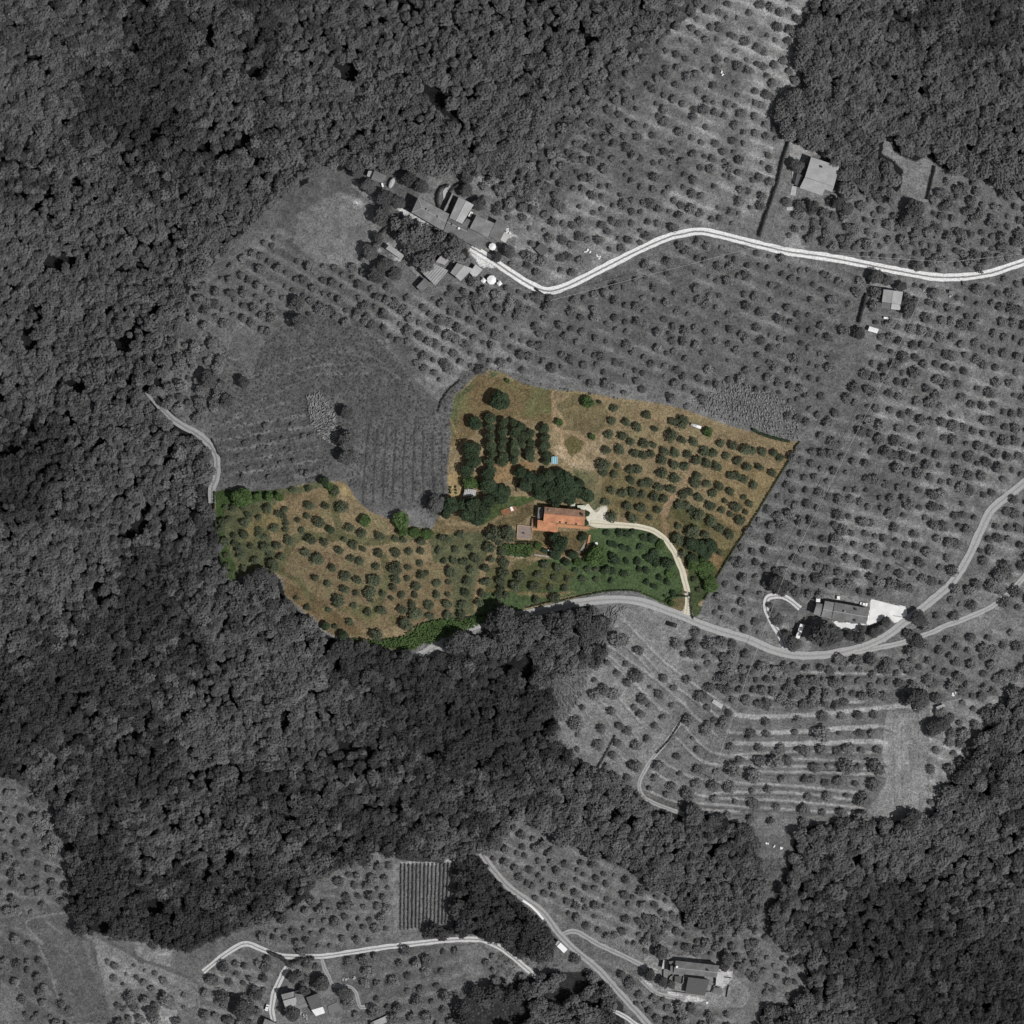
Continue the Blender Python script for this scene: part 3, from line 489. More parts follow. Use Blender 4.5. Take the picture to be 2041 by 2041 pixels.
for k in range(18): stroke(P('F5', '%d,%d %d,%d %d,%d' % (1350 + k * 27, 860 + k * 3, 1322 + k * 29, 1080, 1310 + k * 30, 1340 - k * 4)), 3.2, .035 if k % 2 else .125, .75, .6)
for k in range(9): stroke(P('O', '%d,%d %d,%d' % (1060 + k * 42, 470 - k * 32, 1180 + k * 42, 330 - k * 38)), 7, .19, .0)
stroke(P('F5', '480,870 640,800 800,750 900,730'), 3.5, .17, .9); stroke(P('F5', '400,370 500,435 600,490'), 6, .2, .9); stroke(P('F5', '600,490 540,590 460,700 380,790'), 9, .115, .9)
stroke(P('F5', '290,120 350,240 430,340'), 5, .10); stroke(P('F5', '1480,400 1560,480 1620,600'), 3, .17, .8); stroke(P('F5', '500,1190 600,1235 800,1240 1070,1190'), 6, .13, .9)
stroke(P('F5', '1640,640 1760,780 1820,900 1840,1000'), 5, .13, .8); stroke(P('A', '690,110 560,90 430,200 250,330 170,430 140,600 190,820 180,1100 190,1380'), 9, .125, .8)
for q in ('600,240 740,370', '900,60 1100,180 1400,330 1500,400', '400,60 560,30 640,90'): stroke(P('F5', q), 5, .18, .7, 1)
# exclusion mask for trees
def block(pts, w=None):
    if w is None: m = crop(pts, 2); r = np.zeros_like(m); r[m] = inpoly(PU[m], PV[m], pts)
    else: m = crop(pts, w + 4); r = np.zeros_like(m); r[m] = dline(PU[m], PV[m], pts) < w / 2
    BLK[:] |= r
for nme, pts, w, kd in TRACKS: block(smooth(pts, 3), w / S + 7)
for pp in (YARD, APRON, CLEAR, VINE, PROP): block(pp)
block(CLEAR + CLEAR[:1], 22)
def blocked(p):
    x, y, z = w1(p); i = np.searchsorted(ax, x); j = np.searchsorted(ax, y); return bool(BLK[min(j, N - 1), min(i, N - 1)])
# fine grass mottling is real colour variation of dry tussocks
C_ *= (0.78 + 0.44 * np.clip((n3 - .2) / .6, 0, 1))[..., None] * (0.85 + .3 * n2)[..., None]
far = (np.abs(GX) > 300) | (np.abs(GY) > 300); C_[far] = .06
vv = np.stack([GX, GY, GZ], -1).reshape(-1, 3)
idx = np.arange(N * N).reshape(N, N); q = np.stack([idx[:-1, :-1], idx[:-1, 1:], idx[1:, 1:], idx[1:, :-1]], -1).reshape(-1, 4)
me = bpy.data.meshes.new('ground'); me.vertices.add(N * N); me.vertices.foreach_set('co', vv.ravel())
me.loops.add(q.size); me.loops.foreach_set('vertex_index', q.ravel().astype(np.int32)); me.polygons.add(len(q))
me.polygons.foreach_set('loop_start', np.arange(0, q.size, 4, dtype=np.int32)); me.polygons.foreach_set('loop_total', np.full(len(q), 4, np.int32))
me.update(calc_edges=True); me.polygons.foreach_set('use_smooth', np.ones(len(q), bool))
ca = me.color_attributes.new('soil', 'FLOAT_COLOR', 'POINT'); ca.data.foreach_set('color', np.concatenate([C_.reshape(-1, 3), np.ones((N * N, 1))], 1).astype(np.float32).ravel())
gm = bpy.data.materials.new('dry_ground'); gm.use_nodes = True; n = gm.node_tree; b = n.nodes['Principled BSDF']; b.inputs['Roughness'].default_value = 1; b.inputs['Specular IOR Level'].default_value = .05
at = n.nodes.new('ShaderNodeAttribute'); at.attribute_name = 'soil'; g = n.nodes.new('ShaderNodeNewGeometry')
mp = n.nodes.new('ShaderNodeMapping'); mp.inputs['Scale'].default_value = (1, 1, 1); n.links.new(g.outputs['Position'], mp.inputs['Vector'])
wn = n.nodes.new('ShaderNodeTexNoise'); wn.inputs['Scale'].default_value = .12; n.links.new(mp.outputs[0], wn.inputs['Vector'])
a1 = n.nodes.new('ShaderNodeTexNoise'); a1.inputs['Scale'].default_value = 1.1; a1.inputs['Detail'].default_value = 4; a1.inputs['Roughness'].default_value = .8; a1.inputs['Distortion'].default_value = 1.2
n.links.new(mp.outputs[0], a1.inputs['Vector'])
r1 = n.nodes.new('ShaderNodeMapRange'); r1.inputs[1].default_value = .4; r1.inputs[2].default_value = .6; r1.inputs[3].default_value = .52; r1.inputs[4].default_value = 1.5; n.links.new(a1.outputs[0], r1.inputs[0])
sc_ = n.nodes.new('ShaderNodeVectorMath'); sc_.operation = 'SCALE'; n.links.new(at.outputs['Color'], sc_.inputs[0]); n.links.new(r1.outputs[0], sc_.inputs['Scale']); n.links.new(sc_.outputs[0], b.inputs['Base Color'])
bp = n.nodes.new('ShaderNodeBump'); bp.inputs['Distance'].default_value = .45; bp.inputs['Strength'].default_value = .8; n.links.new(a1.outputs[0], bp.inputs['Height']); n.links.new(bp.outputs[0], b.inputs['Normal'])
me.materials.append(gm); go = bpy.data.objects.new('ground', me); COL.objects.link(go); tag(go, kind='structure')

def lattice(poly, ang, du, dv, jit=.25, drop=.1, seed=1, chk=True):
    """jittered rows inside a polygon, photograph pixels; ang degrees on screen"""
    rs = np.random.RandomState(seed); c, s = math.cos(math.radians(ang)), math.sin(math.radians(ang)); P_ = np.array([p[:2] for p in poly]); cx, cy = P_.mean(0); R = np.abs(P_ - [cx, cy]).max() * 1.5
    U, V = np.meshgrid(np.arange(-R, R, du), np.arange(-R, R, dv)); U = U + (np.arange(len(V))[:, None] % 2) * du * .5
    U = U + rs.uniform(-jit, jit, U.shape) * du; V = V + rs.uniform(-jit, jit, V.shape) * dv
    X = cx + U * c - V * s; Y = cy + U * s + V * c; ok = inpoly(X, Y, poly) & (rs.rand(*X.shape) > drop)
    L = [(x, y) for x, y in zip(X[ok], Y[ok])]
    if chk and L:
        w = W2(L); i = np.clip(np.searchsorted(ax, w[:, 0]), 0, N - 1); j = np.clip(np.searchsorted(ax, w[:, 1]), 0, N - 1); L = [p for p, b_ in zip(L, BLK[j, i]) if not b_]
    return L

# ------------------------------------------------------------------ TRACKS AND LANES (draped ribbons)
def road_mat(name, base, wheel, centre, noise=.15):
    m = bpy.data.materials.new(name); m.use_nodes = True; n = m.node_tree; b = n.nodes['Principled BSDF']; b.inputs['Roughness'].default_value = 1; b.inputs['Specular IOR Level'].default_value = .05
    uv = n.nodes.new('ShaderNodeUVMap'); sp = n.nodes.new('ShaderNodeSeparateXYZ'); n.links.new(uv.outputs[0], sp.inputs[0])
    no = n.nodes.new('ShaderNodeTexNoise'); no.inputs['Scale'].default_value = .5; no.inputs['Detail'].default_value = 4; g = n.nodes.new('ShaderNodeNewGeometry'); n.links.new(g.outputs['Position'], no.inputs['Vector'])
    ad = n.nodes.new('ShaderNodeMath'); ad.operation = 'MULTIPLY_ADD'; ad.inputs[1].default_value = .16; n.links.new(no.outputs[0], ad.inputs[0]); n.links.new(sp.outputs[0], ad.inputs[2])
    cr = n.nodes.new('ShaderNodeValToRGB'); n.links.new(ad.outputs[0], cr.inputs[0]); e = cr.color_ramp.elements
    for p, c in ((.08, base), (.16, wheel), (.42, wheel), (.52, centre), (.62, centre), (.72, wheel), (.95, wheel)):
        x = e.new(p); x.color = (*(c if hasattr(c, '__len__') else (c,) * 3), 1)
    e.remove(e[0]); e.remove(e[-1])
    n2_ = n.nodes.new('ShaderNodeTexNoise'); n2_.inputs['Scale'].default_value = 1.2; n2_.inputs['Detail'].default_value = 4; n.links.new(g.outputs['Position'], n2_.inputs['Vector'])
    mr = n.nodes.new('ShaderNodeMapRange'); mr.inputs[1].default_value = .3; mr.inputs[2].default_value = .7; mr.inputs[3].default_value = 1 - noise; mr.inputs[4].default_value = 1 + noise; n.links.new(n2_.outputs[0], mr.inputs[0])
    vm = n.nodes.new('ShaderNodeVectorMath'); vm.operation = 'SCALE'; n.links.new(cr.outputs[0], vm.inputs[0]); n.links.new(mr.outputs[0], vm.inputs['Scale']); n.links.new(vm.outputs[0], b.inputs['Base Color'])
    return m
RM = {'double': road_mat('white_gravel', .30, .74, .20, .22), 'double2': road_mat('pale_gravel', .26, .55, .22), 'road': road_mat('grey_gravel_lane', .22, .36, .27, .14),
      'dirt': road_mat('dusty_dirt', .18, .34, .20), 'drive': road_mat('cream_gravel', (.42, .38, .28), (.60, .56, .45), (.44, .40, .30), .08)}
def ribbon(name, pts, w, m, h=.09, k=8):
    pts = smooth(pts, k); a = W2(pts)[:, :2]
    # resample about every metre
    L = np.concatenate([[0], np.cumsum(np.hypot(*np.diff(a, axis=0).T))]); s = np.arange(0, L[-1], 1.0); a = np.stack([np.interp(s, L, a[:, 0]), np.interp(s, L, a[:, 1])], 1)
    t = np.gradient(a, axis=0); t /= np.hypot(t[:, 0], t[:, 1])[:, None] + 1e-9; nrm = np.stack([-t[:, 1], t[:, 0]], 1)
    cols = 5; V = []; U = []; rs = np.random.RandomState(len(name) + int(w * 10))
    ja = np.interp(s, s[::3], rs.uniform(-.22, .22, len(s[::3]))); jb = np.interp(s, s[::3], rs.uniform(-.22, .22, len(s[::3])))
    for i in range(len(a)):
        for c in range(cols):
            f = c / (cols - 1); off = (f - .5) * w + (ja[i] if c == 0 else jb[i] if c == cols - 1 else 0); p = a[i] + nrm[i] * off
            V.append([p[0], p[1], 0]); U.append((f, s[i]))
    V = np.array(V); V[:, 2] = H(V[:, 0], V[:, 1]) + h
    F = [(i * cols + c, i * cols + c + 1, (i + 1) * cols + c + 1, (i + 1) * cols + c) for i in range(len(a) - 1) for c in range(cols - 1)]
    F = [f[::-1] for f in F]; uv = [U[j] for f in F for j in f]
    return tag(mk(name, V, F, m, uv=uv, smooth_=True), kind='structure')
from mathutils.geometry import delaunay_2d_cdt
def draped(name, poly, m, h):
    pts = smooth(list(poly) + [poly[0]], 3)[:-1]; L = lattice(pts, 0, 6, 6, .1, 0, 1, False); a = W2(pts)[:, :2]; b_ = W2(L)[:, :2] if L else np.zeros((0, 2)); n0 = len(a)
    r = delaunay_2d_cdt([Vector(p) for p in np.concatenate([a, b_])], [(i, (i + 1) % n0) for i in range(n0)], [], 1, 1e-4)
    V = np.array([[v.x, v.y, 0] for v in r[0]]); V[:, 2] = H(V[:, 0], V[:, 1]) + h; F = []
    for f in r[2]:
        f = tuple(f); p = V[list(f)]; F.append(f if np.cross(p[1] - p[0], p[2] - p[0])[2] > 0 else f[::-1])
    return tag(mk(name, V, F, m), kind='structure')
draped('gravel_yard', YARD, M['yard'], .10); draped('gravel_yard', P('G3', '1540,450 1600,440 1700,445 1725,480 1670,545 1590,605 1500,650 1470,630 1540,570 1590,510'), M['yard'], .115); draped('gravel_apron', APRON, M['apron'], .075); draped('gravel_mouth', MOUTH, M['apron'], .06)
for i, (nme, pts, w, kd) in enumerate(TRACKS): ribbon(nme, pts, w, RM[kd], .09 + .012 * (len(TRACKS) - i))

# ------------------------------------------------------------------ TREES
def ico():
    t = (1 + 5 ** .5) / 2; V = [(-1, t, 0), (1, t, 0), (-1, -t, 0), (1, -t, 0), (0, -1, t), (0, 1, t), (0, -1, -t), (0, 1, -t), (t, 0, -1), (t, 0, 1), (-t, 0, -1), (-t, 0, 1)]
    F = [(0, 11, 5), (0, 5, 1), (0, 1, 7), (0, 7, 10), (0, 10, 11), (1, 5, 9), (5, 11, 4), (11, 10, 2), (10, 7, 6), (7, 1, 8), (3, 9, 4), (3, 4, 2), (3, 2, 6), (3, 6, 8), (3, 8, 9), (4, 9, 5), (2, 4, 11), (6, 2, 10), (8, 6, 7), (9, 8, 1)]
    V = np.array(V, float); return V / np.linalg.norm(V, axis=1)[:, None], F
ICV, ICF = ico()
def crown_data(seed, r=1.0, zc=1.2, zr=.75, lobes=7, leaves=260, leaf=.22, ragged=.35, core=.72, spread=(.42, .68), lr=(.30, .46), rn=.42):
    """r: crown radius, zc: height of the crown's middle, zr: its half height; leaf clumps spread over several lobes"""
    rs = np.random.RandomState(seed); L = [(0, 0, zc, r * .62)]
    for i in range(lobes):
        a = 2 * math.pi * (i + rs.rand() * .7) / lobes; d = r * rs.uniform(*spread); L.append((math.cos(a) * d, math.sin(a) * d, zc + rs.uniform(-.35, .35) * zr, r * rs.uniform(*lr)))
    V = []; F = []
    for (x, y, z, q) in L:
        k = len(V); s = rs.uniform(.8, 1.1, len(ICV)) * core
        V += [(x + v[0] * q * w, y + v[1] * q * w, z + v[2] * q * w * zr / r * 1.15) for v, w in zip(ICV, s)]; F += [tuple(i + k for i in f) for f in ICF]
    LL = np.array(L); n = 0; tries = 0
    while n < leaves and tries < leaves * 6:
        tries += 1; i = rs.choice(len(L), p=(LL[:, 3] ** 2) / (LL[:, 3] ** 2).sum()); x, y, z, q = L[i]
        d = rs.normal(size=3); d /= np.linalg.norm(d)
        if d[2] < -.35 and rs.rand() < .75: continue
        rr = q * (1 + rs.uniform(-.15, ragged)); p = np.array([x + d[0] * rr, y + d[1] * rr, z + d[2] * rr * zr / r * 1.2])
        if any(j != i and ((p[0] - l[0]) ** 2 + (p[1] - l[1]) ** 2 + ((p[2] - l[2]) * r / zr) ** 2) < (l[3] * .75) ** 2 for j, l in enumerate(L)): continue
        nn = d * .8 + np.array([0, 0, .5]) + rs.normal(size=3) * rn; nn /= np.linalg.norm(nn)
        a = np.cross(nn, rs.normal(size=3)); a /= np.linalg.norm(a); b = np.cross(nn, a); s = leaf * rs.uniform(.6, 1.35); s2 = s * rs.uniform(.5, .9)
        k = len(V); V += [p - a * s, p - b * s2 + nn * s * .15, p + a * s, p + b * s2 - nn * s * .1]; F.append((k, k + 1, k + 2, k + 3)); n += 1
    return V, F
def trunk_data(seed, r, h, zc, limbs=4):
    rs = np.random.RandomState(seed); mb = MB(); k = h
    mb.cyl((0, 0, -.4), (0, 0, k * .55), r, r * .7, 7)
    for i in range(limbs):
        a = 2 * math.pi * i / limbs + rs.rand(); q = (math.cos(a) * zc * .35, math.sin(a) * zc * .35, k * 1.05); mb.cyl((0, 0, k * .5), q, r * .55, r * .2, 5)
    return mb
def crown_mesh(name, m, *a, **k):
    V, F = crown_data(*a, **k); me = bpy.data.meshes.new(name); me.from_pydata([tuple(map(float, v)) for v in V], [], F); me.materials.append(m); me.update(); return me
PRO = {}
def proto(kind, m, bark, n, **k):
    L = []
    for i in range(n):
        c = crown_mesh('crown', m, 100 + i * 13 + len(kind), **k); t = trunk_data(i, k['r'] * .085, k['zc'] - .2 * k['zr'], k['r']); tm = bpy.data.meshes.new('trunk')
        tm.from_pydata([tuple(v) for v in t.V], [], t.F); tm.materials.append(bark); L.append((c, tm))
    PRO[kind] = L
proto('olive', M['olive'], M['bark'], 9, r=2.2, zc=2.2, zr=1.25, lobes=9, leaves=330, leaf=.36, core=.5, spread=(.5, .88), lr=(.22, .42), ragged=.45, rn=.3)
proto('olive_grey', M['leaf_grey'], M['bark_grey'], 2, r=2.2, zc=2.2, zr=1.25, lobes=9, leaves=300, leaf=.36, core=.5, spread=(.5, .88), lr=(.22, .42), ragged=.45, rn=.3)
proto('oak', M['oak'], M['bark'], 3, r=4.0, zc=6.0, zr=3.2, lobes=11, leaves=900, leaf=.5, ragged=.25)
proto('plant', M['plantation'], M['bark'], 3, r=2.6, zc=5.2, zr=2.4, lobes=7, leaves=420, leaf=.42, ragged=.25)
proto('bright', M['bright'], M['bark'], 3, r=2.6, zc=2.2, zr=1.7, lobes=8, leaves=500, leaf=.4, ragged=.25)
proto('dark_grey', M['wood_grey'], M['bark_grey'], 4, r=4.0, zc=6.0, zr=3.4, lobes=11, leaves=900, leaf=.5, ragged=.25)
proto('young', M['oak'], M['bark'], 3, r=1.5, zc=1.5, zr=1.1, lobes=5, leaves=150, leaf=.36)
R0 = {'olive': 2.2, 'olive_grey': 2.2, 'oak': 4.0, 'plant': 2.6, 'bright': 2.6, 'dark_grey': 4.0, 'young': 1.5}
def tree(name, kind, p, r, label, cat='tree', group=None, hs=1.0):
    """p in photograph pixels = middle of the crown, r crown radius in metres"""
    c, t = random.choice(PRO[kind]); s = r / R0[kind]; zs = s * hs * random.uniform(.9, 1.12)
    zc = {'olive': 2.2, 'olive_grey': 2.2, 'oak': 6, 'plant': 5.2, 'bright': 2.2, 'dark_grey': 6, 'young': 1.5}[kind] * zs
    x, y, z = w1(p, zc); e = empty(name, (x, y, z), label, cat, group, random.uniform(0, 6.28)); e.scale = (s * random.uniform(.86, 1.14), s * random.uniform(.86, 1.14), zs)
    for nm, md in (('crown', c), ('trunk', t)):
        o = bpy.data.objects.new(nm, md); COL.objects.link(o); o.parent = e
    return e
ORD = ['first', 'second', 'third', 'fourth', 'fifth', 'sixth', 'seventh', 'eighth', 'ninth', 'tenth', 'eleventh', 'twelfth', 'thirteenth', 'fourteenth', 'fifteenth',
       'sixteenth', 'seventeenth', 'eighteenth', 'nineteenth', 'twentieth', 'twenty-first', 'twenty-second', 'twenty-third', 'twenty-fourth', 'twenty-fifth', 'twenty-sixth', 'twenty-seventh', 'twenty-eighth']
def grove(pts, slope, gap, zone, group, kind='olive', base=1.95, noun='olive tree', name='olive_tree', cat='olive tree', hs=1.0):
    """rows: sorted across the row direction; each tree named by its row and its place in the row"""
    it = sorted(pts, key=lambda p: p[1] - slope * p[0]); rows = []; cur = []
    for p in it:
        q = p[1] - slope * p[0]
        if cur and q - (cur[0][1] - slope * cur[0][0]) > gap: rows.append(cur); cur = []
        cur.append(p)
    rows.append(cur)
    for j, rw in enumerate(rows):
        rw.sort(key=lambda p: p[0])
        for i, p in enumerate(rw):
            f = p[2] if len(p) > 2 else 1.0; sz = 'small ' if f < .85 else 'large ' if f > 1.2 else ''
            tree(name, kind, p, base * f * random.uniform(.88, 1.14), '%s%s, %s from left in %s row down, %s' % (sz, noun, ORD[i], ORD[j], zone), cat, group, hs)
def PS(t, s):     # "x,y" normal, "x,ys" small, "x,yb" big
    out = []
    for w in s.split():
        f = 1.0
        if w[-1] == 's': f = .72; w = w[:-1]
        elif w[-1] == 'b': f = 1.35; w = w[:-1]
        a, b_ = w.split(','); out += [p + (f,) for p in T(t, [(float(a), float(b_))])]
    return out
g_gold = PS('B', '105,275 385,332 610,390 690,400b 85,382 210,395 300,435 455,452s 60,500 180,515 595,508b 690,545 790,565 1020,575 1120,590 1230,628b 1290,640 1375,645 1475,658 1530,700 40,632 155,628 255,560 365,578 440,588s 280,660 350,678 420,668 540,645 630,657 735,668 880,640 950,662 1065,683 1165,725 1245,777 1350,778 1460,832 515,722 620,757 710,772 815,722 900,742 990,775 820,852 1110,847 1160,855 1220,888 1300,932 10,760b 130,765s 110,842 250,798 310,800 515,832 630,877 800,912 900,922 1010,942 950,1003 1100,988 15,825 250,888 350,922 405,908 490,952 590,967 700,1012 750,992 830,1037 1055,1065s 1220,1040s 1150,1122b 930,1108 1030,1148 1265,1092s 85,982 180,1000 270,992 345,1012 450,1032 530,1052 665,1102 720,1107 775,1152 830,1187b 1100,1182s 1230,1165s 1185,1238b 940,1242 30,1075 220,1112 330,1127 480,1147 85,1208b 260,1212b 410,1212s 1010,1302 1095,1352 655,1282s 780,1332b 890,1362 650,1402b 740,1455 1005,1510s 690,1520 790,1742s 830,1832s')
grove(g_gold, .27, 17, 'golden grove above the drive', 'olive trees of the golden grove')
for i, p in enumerate(PS('B', '850,1470b 930,1450 770,1440 780,1570b 890,1520')): tree('oak_tree', 'oak', p, 3.4 if i < 3 else 2.8, 'dark green tree, %s from left in the clump above the drive mouth' % ORD[[2, 4, 0, 1, 3][i]], 'tree', 'dark trees where the grove narrows', .6)
for i, p in enumerate(PS('B', '860,1600b 905,1645 880,1700b 925,1745 830,1640 780,1620 935,1800')): tree('leafy_tree', 'bright', p, 3.2, 'bright green leafy bush-like tree, %s from the top beside the right estate fence' % ORD[sorted(range(7), key=lambda k: [1600, 1645, 1700, 1745, 1640, 1620, 1800][k]).index(i)], 'tree', 'bright leafy trees by the right fence')
g_green = PS('B', '40,1340s 150,1340s 220,1352 260,1332s 70,1430s 110,1442s 180,1462s 230,1482s 325,1460s 445,1522 100,1562b 210,1582s 310,1582s 400,1562 460,1592 560,1602b 320,1648s 380,1662s 30,1662 90,1672s 190,1690s 490,1722s 80,1750s 380,1762s 560,1762s 450,1802s 610,1855s 360,1380s')
grove(g_green, 0, 14, 'green slope inside drive bend', 'young trees on the green slope', 'young', 2.3, 'young fruit tree', 'fruit_tree', 'fruit tree', .8)
for i, p in enumerate(PS('B', '430,1392b 500,1442 580,1690s')): tree('leafy_bush', 'oak' if i == 0 else 'bright', p, 2.4, ['dark round bush at the inside edge of the drive bend', 'bright green bush touching the inside edge of the drive bend', 'small bright green bush low on the green slope beside the drive'][i], 'bush', None, .6)
g_mid = PS('D', '110,255 150,265 240,232 90,342 205,337s 310,325 440,322b 345,400 455,405 120,415s 190,412s 262,422 415,467 170,492b 315,482 395,560s 75,572 160,567s 290,560 430,562 280,637 75,652 150,652s 395,645 20,730 150,717 255,722 370,707 25,800 150,792 245,792 0,500s')
g_mid2 = PS('D', '545,430b 540,500b 655,525b 830,442 920,462 785,512 895,532s 990,542s 1095,542s 1190,547s 520,555b 520,605 620,587 755,592b 870,602s 970,607s 1130,472s 1190,477s 505,657 560,657 770,687 905,680b 495,737b 1050,485s 510,290s 530,347')
grove(g_mid, 0, 19, 'grove around the bare dirt strip', 'olive trees beside the dirt strip')
grove(g_mid2, 0, 16, 'grove below the garden', 'olive trees below the house')
g_w = PS('C', '190,430s 250,440s 330,430s 520,440 600,480s 650,450s 640,500s 170,545 220,520s 340,550 370,490s 450,510s 570,590 660,550s 750,530s 660,600s 450,600s 160,600s 190,690 260,650s 340,640 450,640s 270,710s 300,745 390,730s 490,660s 500,740 595,730 680,680 780,610s 620,810 560,880b 530,790s 420,840 310,800 200,800s 200,880s 330,900s 230,940s 720,300s 830,285s')
g_c = PS('C', '1040,300 840,420 970,420 1090,430b 820,500s 1150,590 915,545b 1245,632 1385,652 1500,672s 1560,680s 1700,692 850,680b 955,702 1110,682s 1070,762 1180,725 1250,750s 810,780 900,830b 1230,847 1160,822s 1375,782 1500,777 1610,772 1700,767 1355,887 1510,905b 1600,895s 1690,862s 1020,897 885,977 1120,957 1210,992 1335,992b 1505,982 1590,977s 1700,952 980,1022s 1110,1062 1200,1092s 1305,1087b 1405,1097s 1485,1047 1550,1107s 1650,1102s 1660,1042 1060,1152b 1185,1190s 1310,1145s 1470,1132s 1630,1177 1550,1217 990,1222s 1290,1237 1395,1227 1655,1252b 1150,1312 1040,1347s 1355,1417b 740,1132s 820,1202s 1580,1337b')
grove(g_w, .05, 19, 'left tip of the estate', 'olive trees at the left tip')
grove(g_c, .12, 20, 'brown lower left estate field', 'olive trees of the brown field')
spec = [('C', '1005,605', 1.8, 'oak', 'dark round tree in the brown field, just below the left grass strip'), ('C', '955,228', 2.4, 'oak', 'dark tree on the upper border of the left grove near the pale corner'),
        ('C', '985,265', 2.2, 'bright', 'green bush leaning on the dark border tree of the left grove'), ('C', '1030,305', 2.0, 'bright', 'low green bush at the head of the left grass strip'),
        ('C', '1265,530', 2.6, 'bright', 'bright bush casting a hard shadow at the tip under the grey field'), ('C', '1545,535', 4.2, 'bright', 'large bright green tree on the border below the grey tilled field'),
        ('C', '1560,615', 2.8, 'bright', 'bright bush below the large bright border tree'), ('C', '1650,622', 2.6, 'bright', 'hedge-like bush right of the large bright border tree'), ('C', '1735,640', 2.4, 'bright', 'last bush of the border hedge before the brown track end'),
        ('C', '960,1345', 2.4, 'oak', 'dark round tree at the lower left edge above the pale verge'), ('C', '1105,1420', 2.5, 'oak', 'dark round tree at the bottom tip of the estate beside the pale verge'),
        ('C', '320,350', 4.6, 'bright', 'large bright green tree in the upper left corner of the estate'), ('C', '440,350', 2.2, 'bright', 'second bush of the upper left hedge, right of the corner tree'),
        ('C', '525,352', 2.4, 'bright', 'third bush of the upper left hedge'), ('C', '605,350', 2.2, 'bright', 'last bush of the upper left hedge'), ('C', '225,960', 2.2, 'bright', 'bright bush at the lower left corner of the left grove'),
        ('A', '705,480', 4.8, 'oak', 'large lone oak in the dry meadow at the top of the estate'), ('A', '465,695', 3.6, 'oak', 'lone dark green tree left above the plantation rows'), ('A', '430,960', 4.0, 'oak', 'tall dark tree by the left border, upper of the pair'),
        ('A', '450,1060', 3.6, 'oak', 'tall dark tree by the left border, lower of the pair'), ('A', '385,1160', 3.0, 'oak', 'medium dark tree above the lime green bush by the left border'), ('A', '415,1265', 3.4, 'bright', 'lime green bushy tree above the grey corrugated shed'),
        ('A', '480,1285', 2.2, 'bright', 'lime green bush touching the right side of the lime tree'), ('A', '1550,490', 3.0, 'bright', 'green dome-shaped bush at the top border of the dry garden'), ('A', '1665,490', 1.0, 'oak', 'tiny dark bush right of the green dome bush'),
        ('A', '1280,685', 2.0, 'bright', 'round green bush in the middle of the dry garden path'), ('A', '1597,825', 1.8, 'bright', 'round green bush at the right end of the dry garden'), ('A', '780,285', 1.3, 'bright', 'small green shrub on the upper edge of the dry meadow'),
        ('A', '1545,1562', 1.5, 'oak', 'dark round topiary bush at the upper right corner of the orange-roofed house'), ('A', '1533,1652', 1.4, 'oak', 'dark round topiary bush at the lower right corner of the orange-roofed house'),
        ('D', '930,295', 4.2, 'oak', 'big dark garden tree in front of the orange-roofed house'), ('D', '905,255', 3.0, 'oak', 'dark garden tree leaning over the big one before the house'), ('D', '1185,380', 4.6, 'bright', 'big bright green tree right of the terracotta garden wall'),
        ('D', '1230,395', 2.8, 'bright', 'green tree on the right side of the big bright garden tree'), ('D', '1060,425', 2.2, 'bright', 'green shrub at the foot of the terracotta garden wall'), ('D', '980,425', 2.0, 'oak', 'dark shrub below the white garden steps'),
        ('D', '905,372', 2.4, 'oak', 'dark shrub left of the white garden steps'), ('D', '1030,372', 2.4, 'oak', 'dark shrub on the lower end of the grey garden path'), ('D', '1105,240', 1.8, 'oak', 'dark shrub at the upper end of the grey garden path'), ('D', '1085,262', 1.4, 'oak', 'small dark shrub beside the upper grey garden path'),
        ('D', '785,312', 2.0, 'bright', 'green shrub at the right end of the thick garden hedge'), ('D', '825,342', 1.6, 'oak', 'dark round shrub by the white garden chairs'),
        ('D', '470,228', 3.2, 'olive', 'broad grey-green tree left of its twin beside the patio'), ('D', '573,235', 3.3, 'olive', 'broad grey-green tree between its twin and the patio'), ('D', '1720,642', 1.0, 'young', 'small round bush inside the entrance bend'), ('D', '1668,662', .8, 'young', 'tiny round bush left of the entrance bend'), ('D', '1715,712', 1.8, 'bright', 'low bushy shrub in the dry triangle at the road mouth'),
        ('B', '905,477', 2.3, 'bright', 'bright green bush right of the long white tank'), ('D', '15,225', 2.2, 'bright', 'green tree at the right end of the border hedge under the brown track')]
for t, s, r, kd, lb in spec: tree({'oak': 'oak_tree', 'bright': 'leafy_tree', 'olive': 'broad_tree', 'young': 'small_bush'}[kd] if r > 2 else 'round_bush', kd, P(t, s)[0], r, lb, 'tree' if r > 2 else 'bush', None, .85 if kd == 'oak' else 1.0)
# walnut plantation rows
cols = [(625, [650, 735, 820, 905, 990, 1075, 1150]), (735, [680, 765, 850, 935, 1010, 1070]), (850, [690, 780, 900, 975, 1045]), (930, [725, 820, 900]), (1000, [790, 880, 960, 1030]), (1148, [750, 830, 915, 1000, 1065])]
for j, (x, ys) in enumerate(cols):
    for i, y in enumerate(ys): tree('walnut_tree', 'plant', T('A', [(x + random.uniform(-14, 14), y)])[0], random.uniform(2.1, 2.6), 'dark walnut tree, %s down in the %s plantation row from left' % (ORD[i], ORD[j]), 'walnut tree', 'walnut trees of the plantation', .8)
thicket = [(910, 1160, 2.8), (1000, 1215, 3.2), (960, 1290, 3.4), (1080, 1255, 3.8), (1180, 1200, 3.4), (1290, 1195, 3.2), (1335, 1250, 4.2), (1200, 1330, 4.4), (1300, 1350, 4.2), (1100, 1360, 4), (1400, 1320, 3.8), (1370, 1420, 3.6), (1250, 1420, 3.6), (1475, 1272, 2.4), (1545, 1390, 3.4), (1470, 1360, 2.6)]
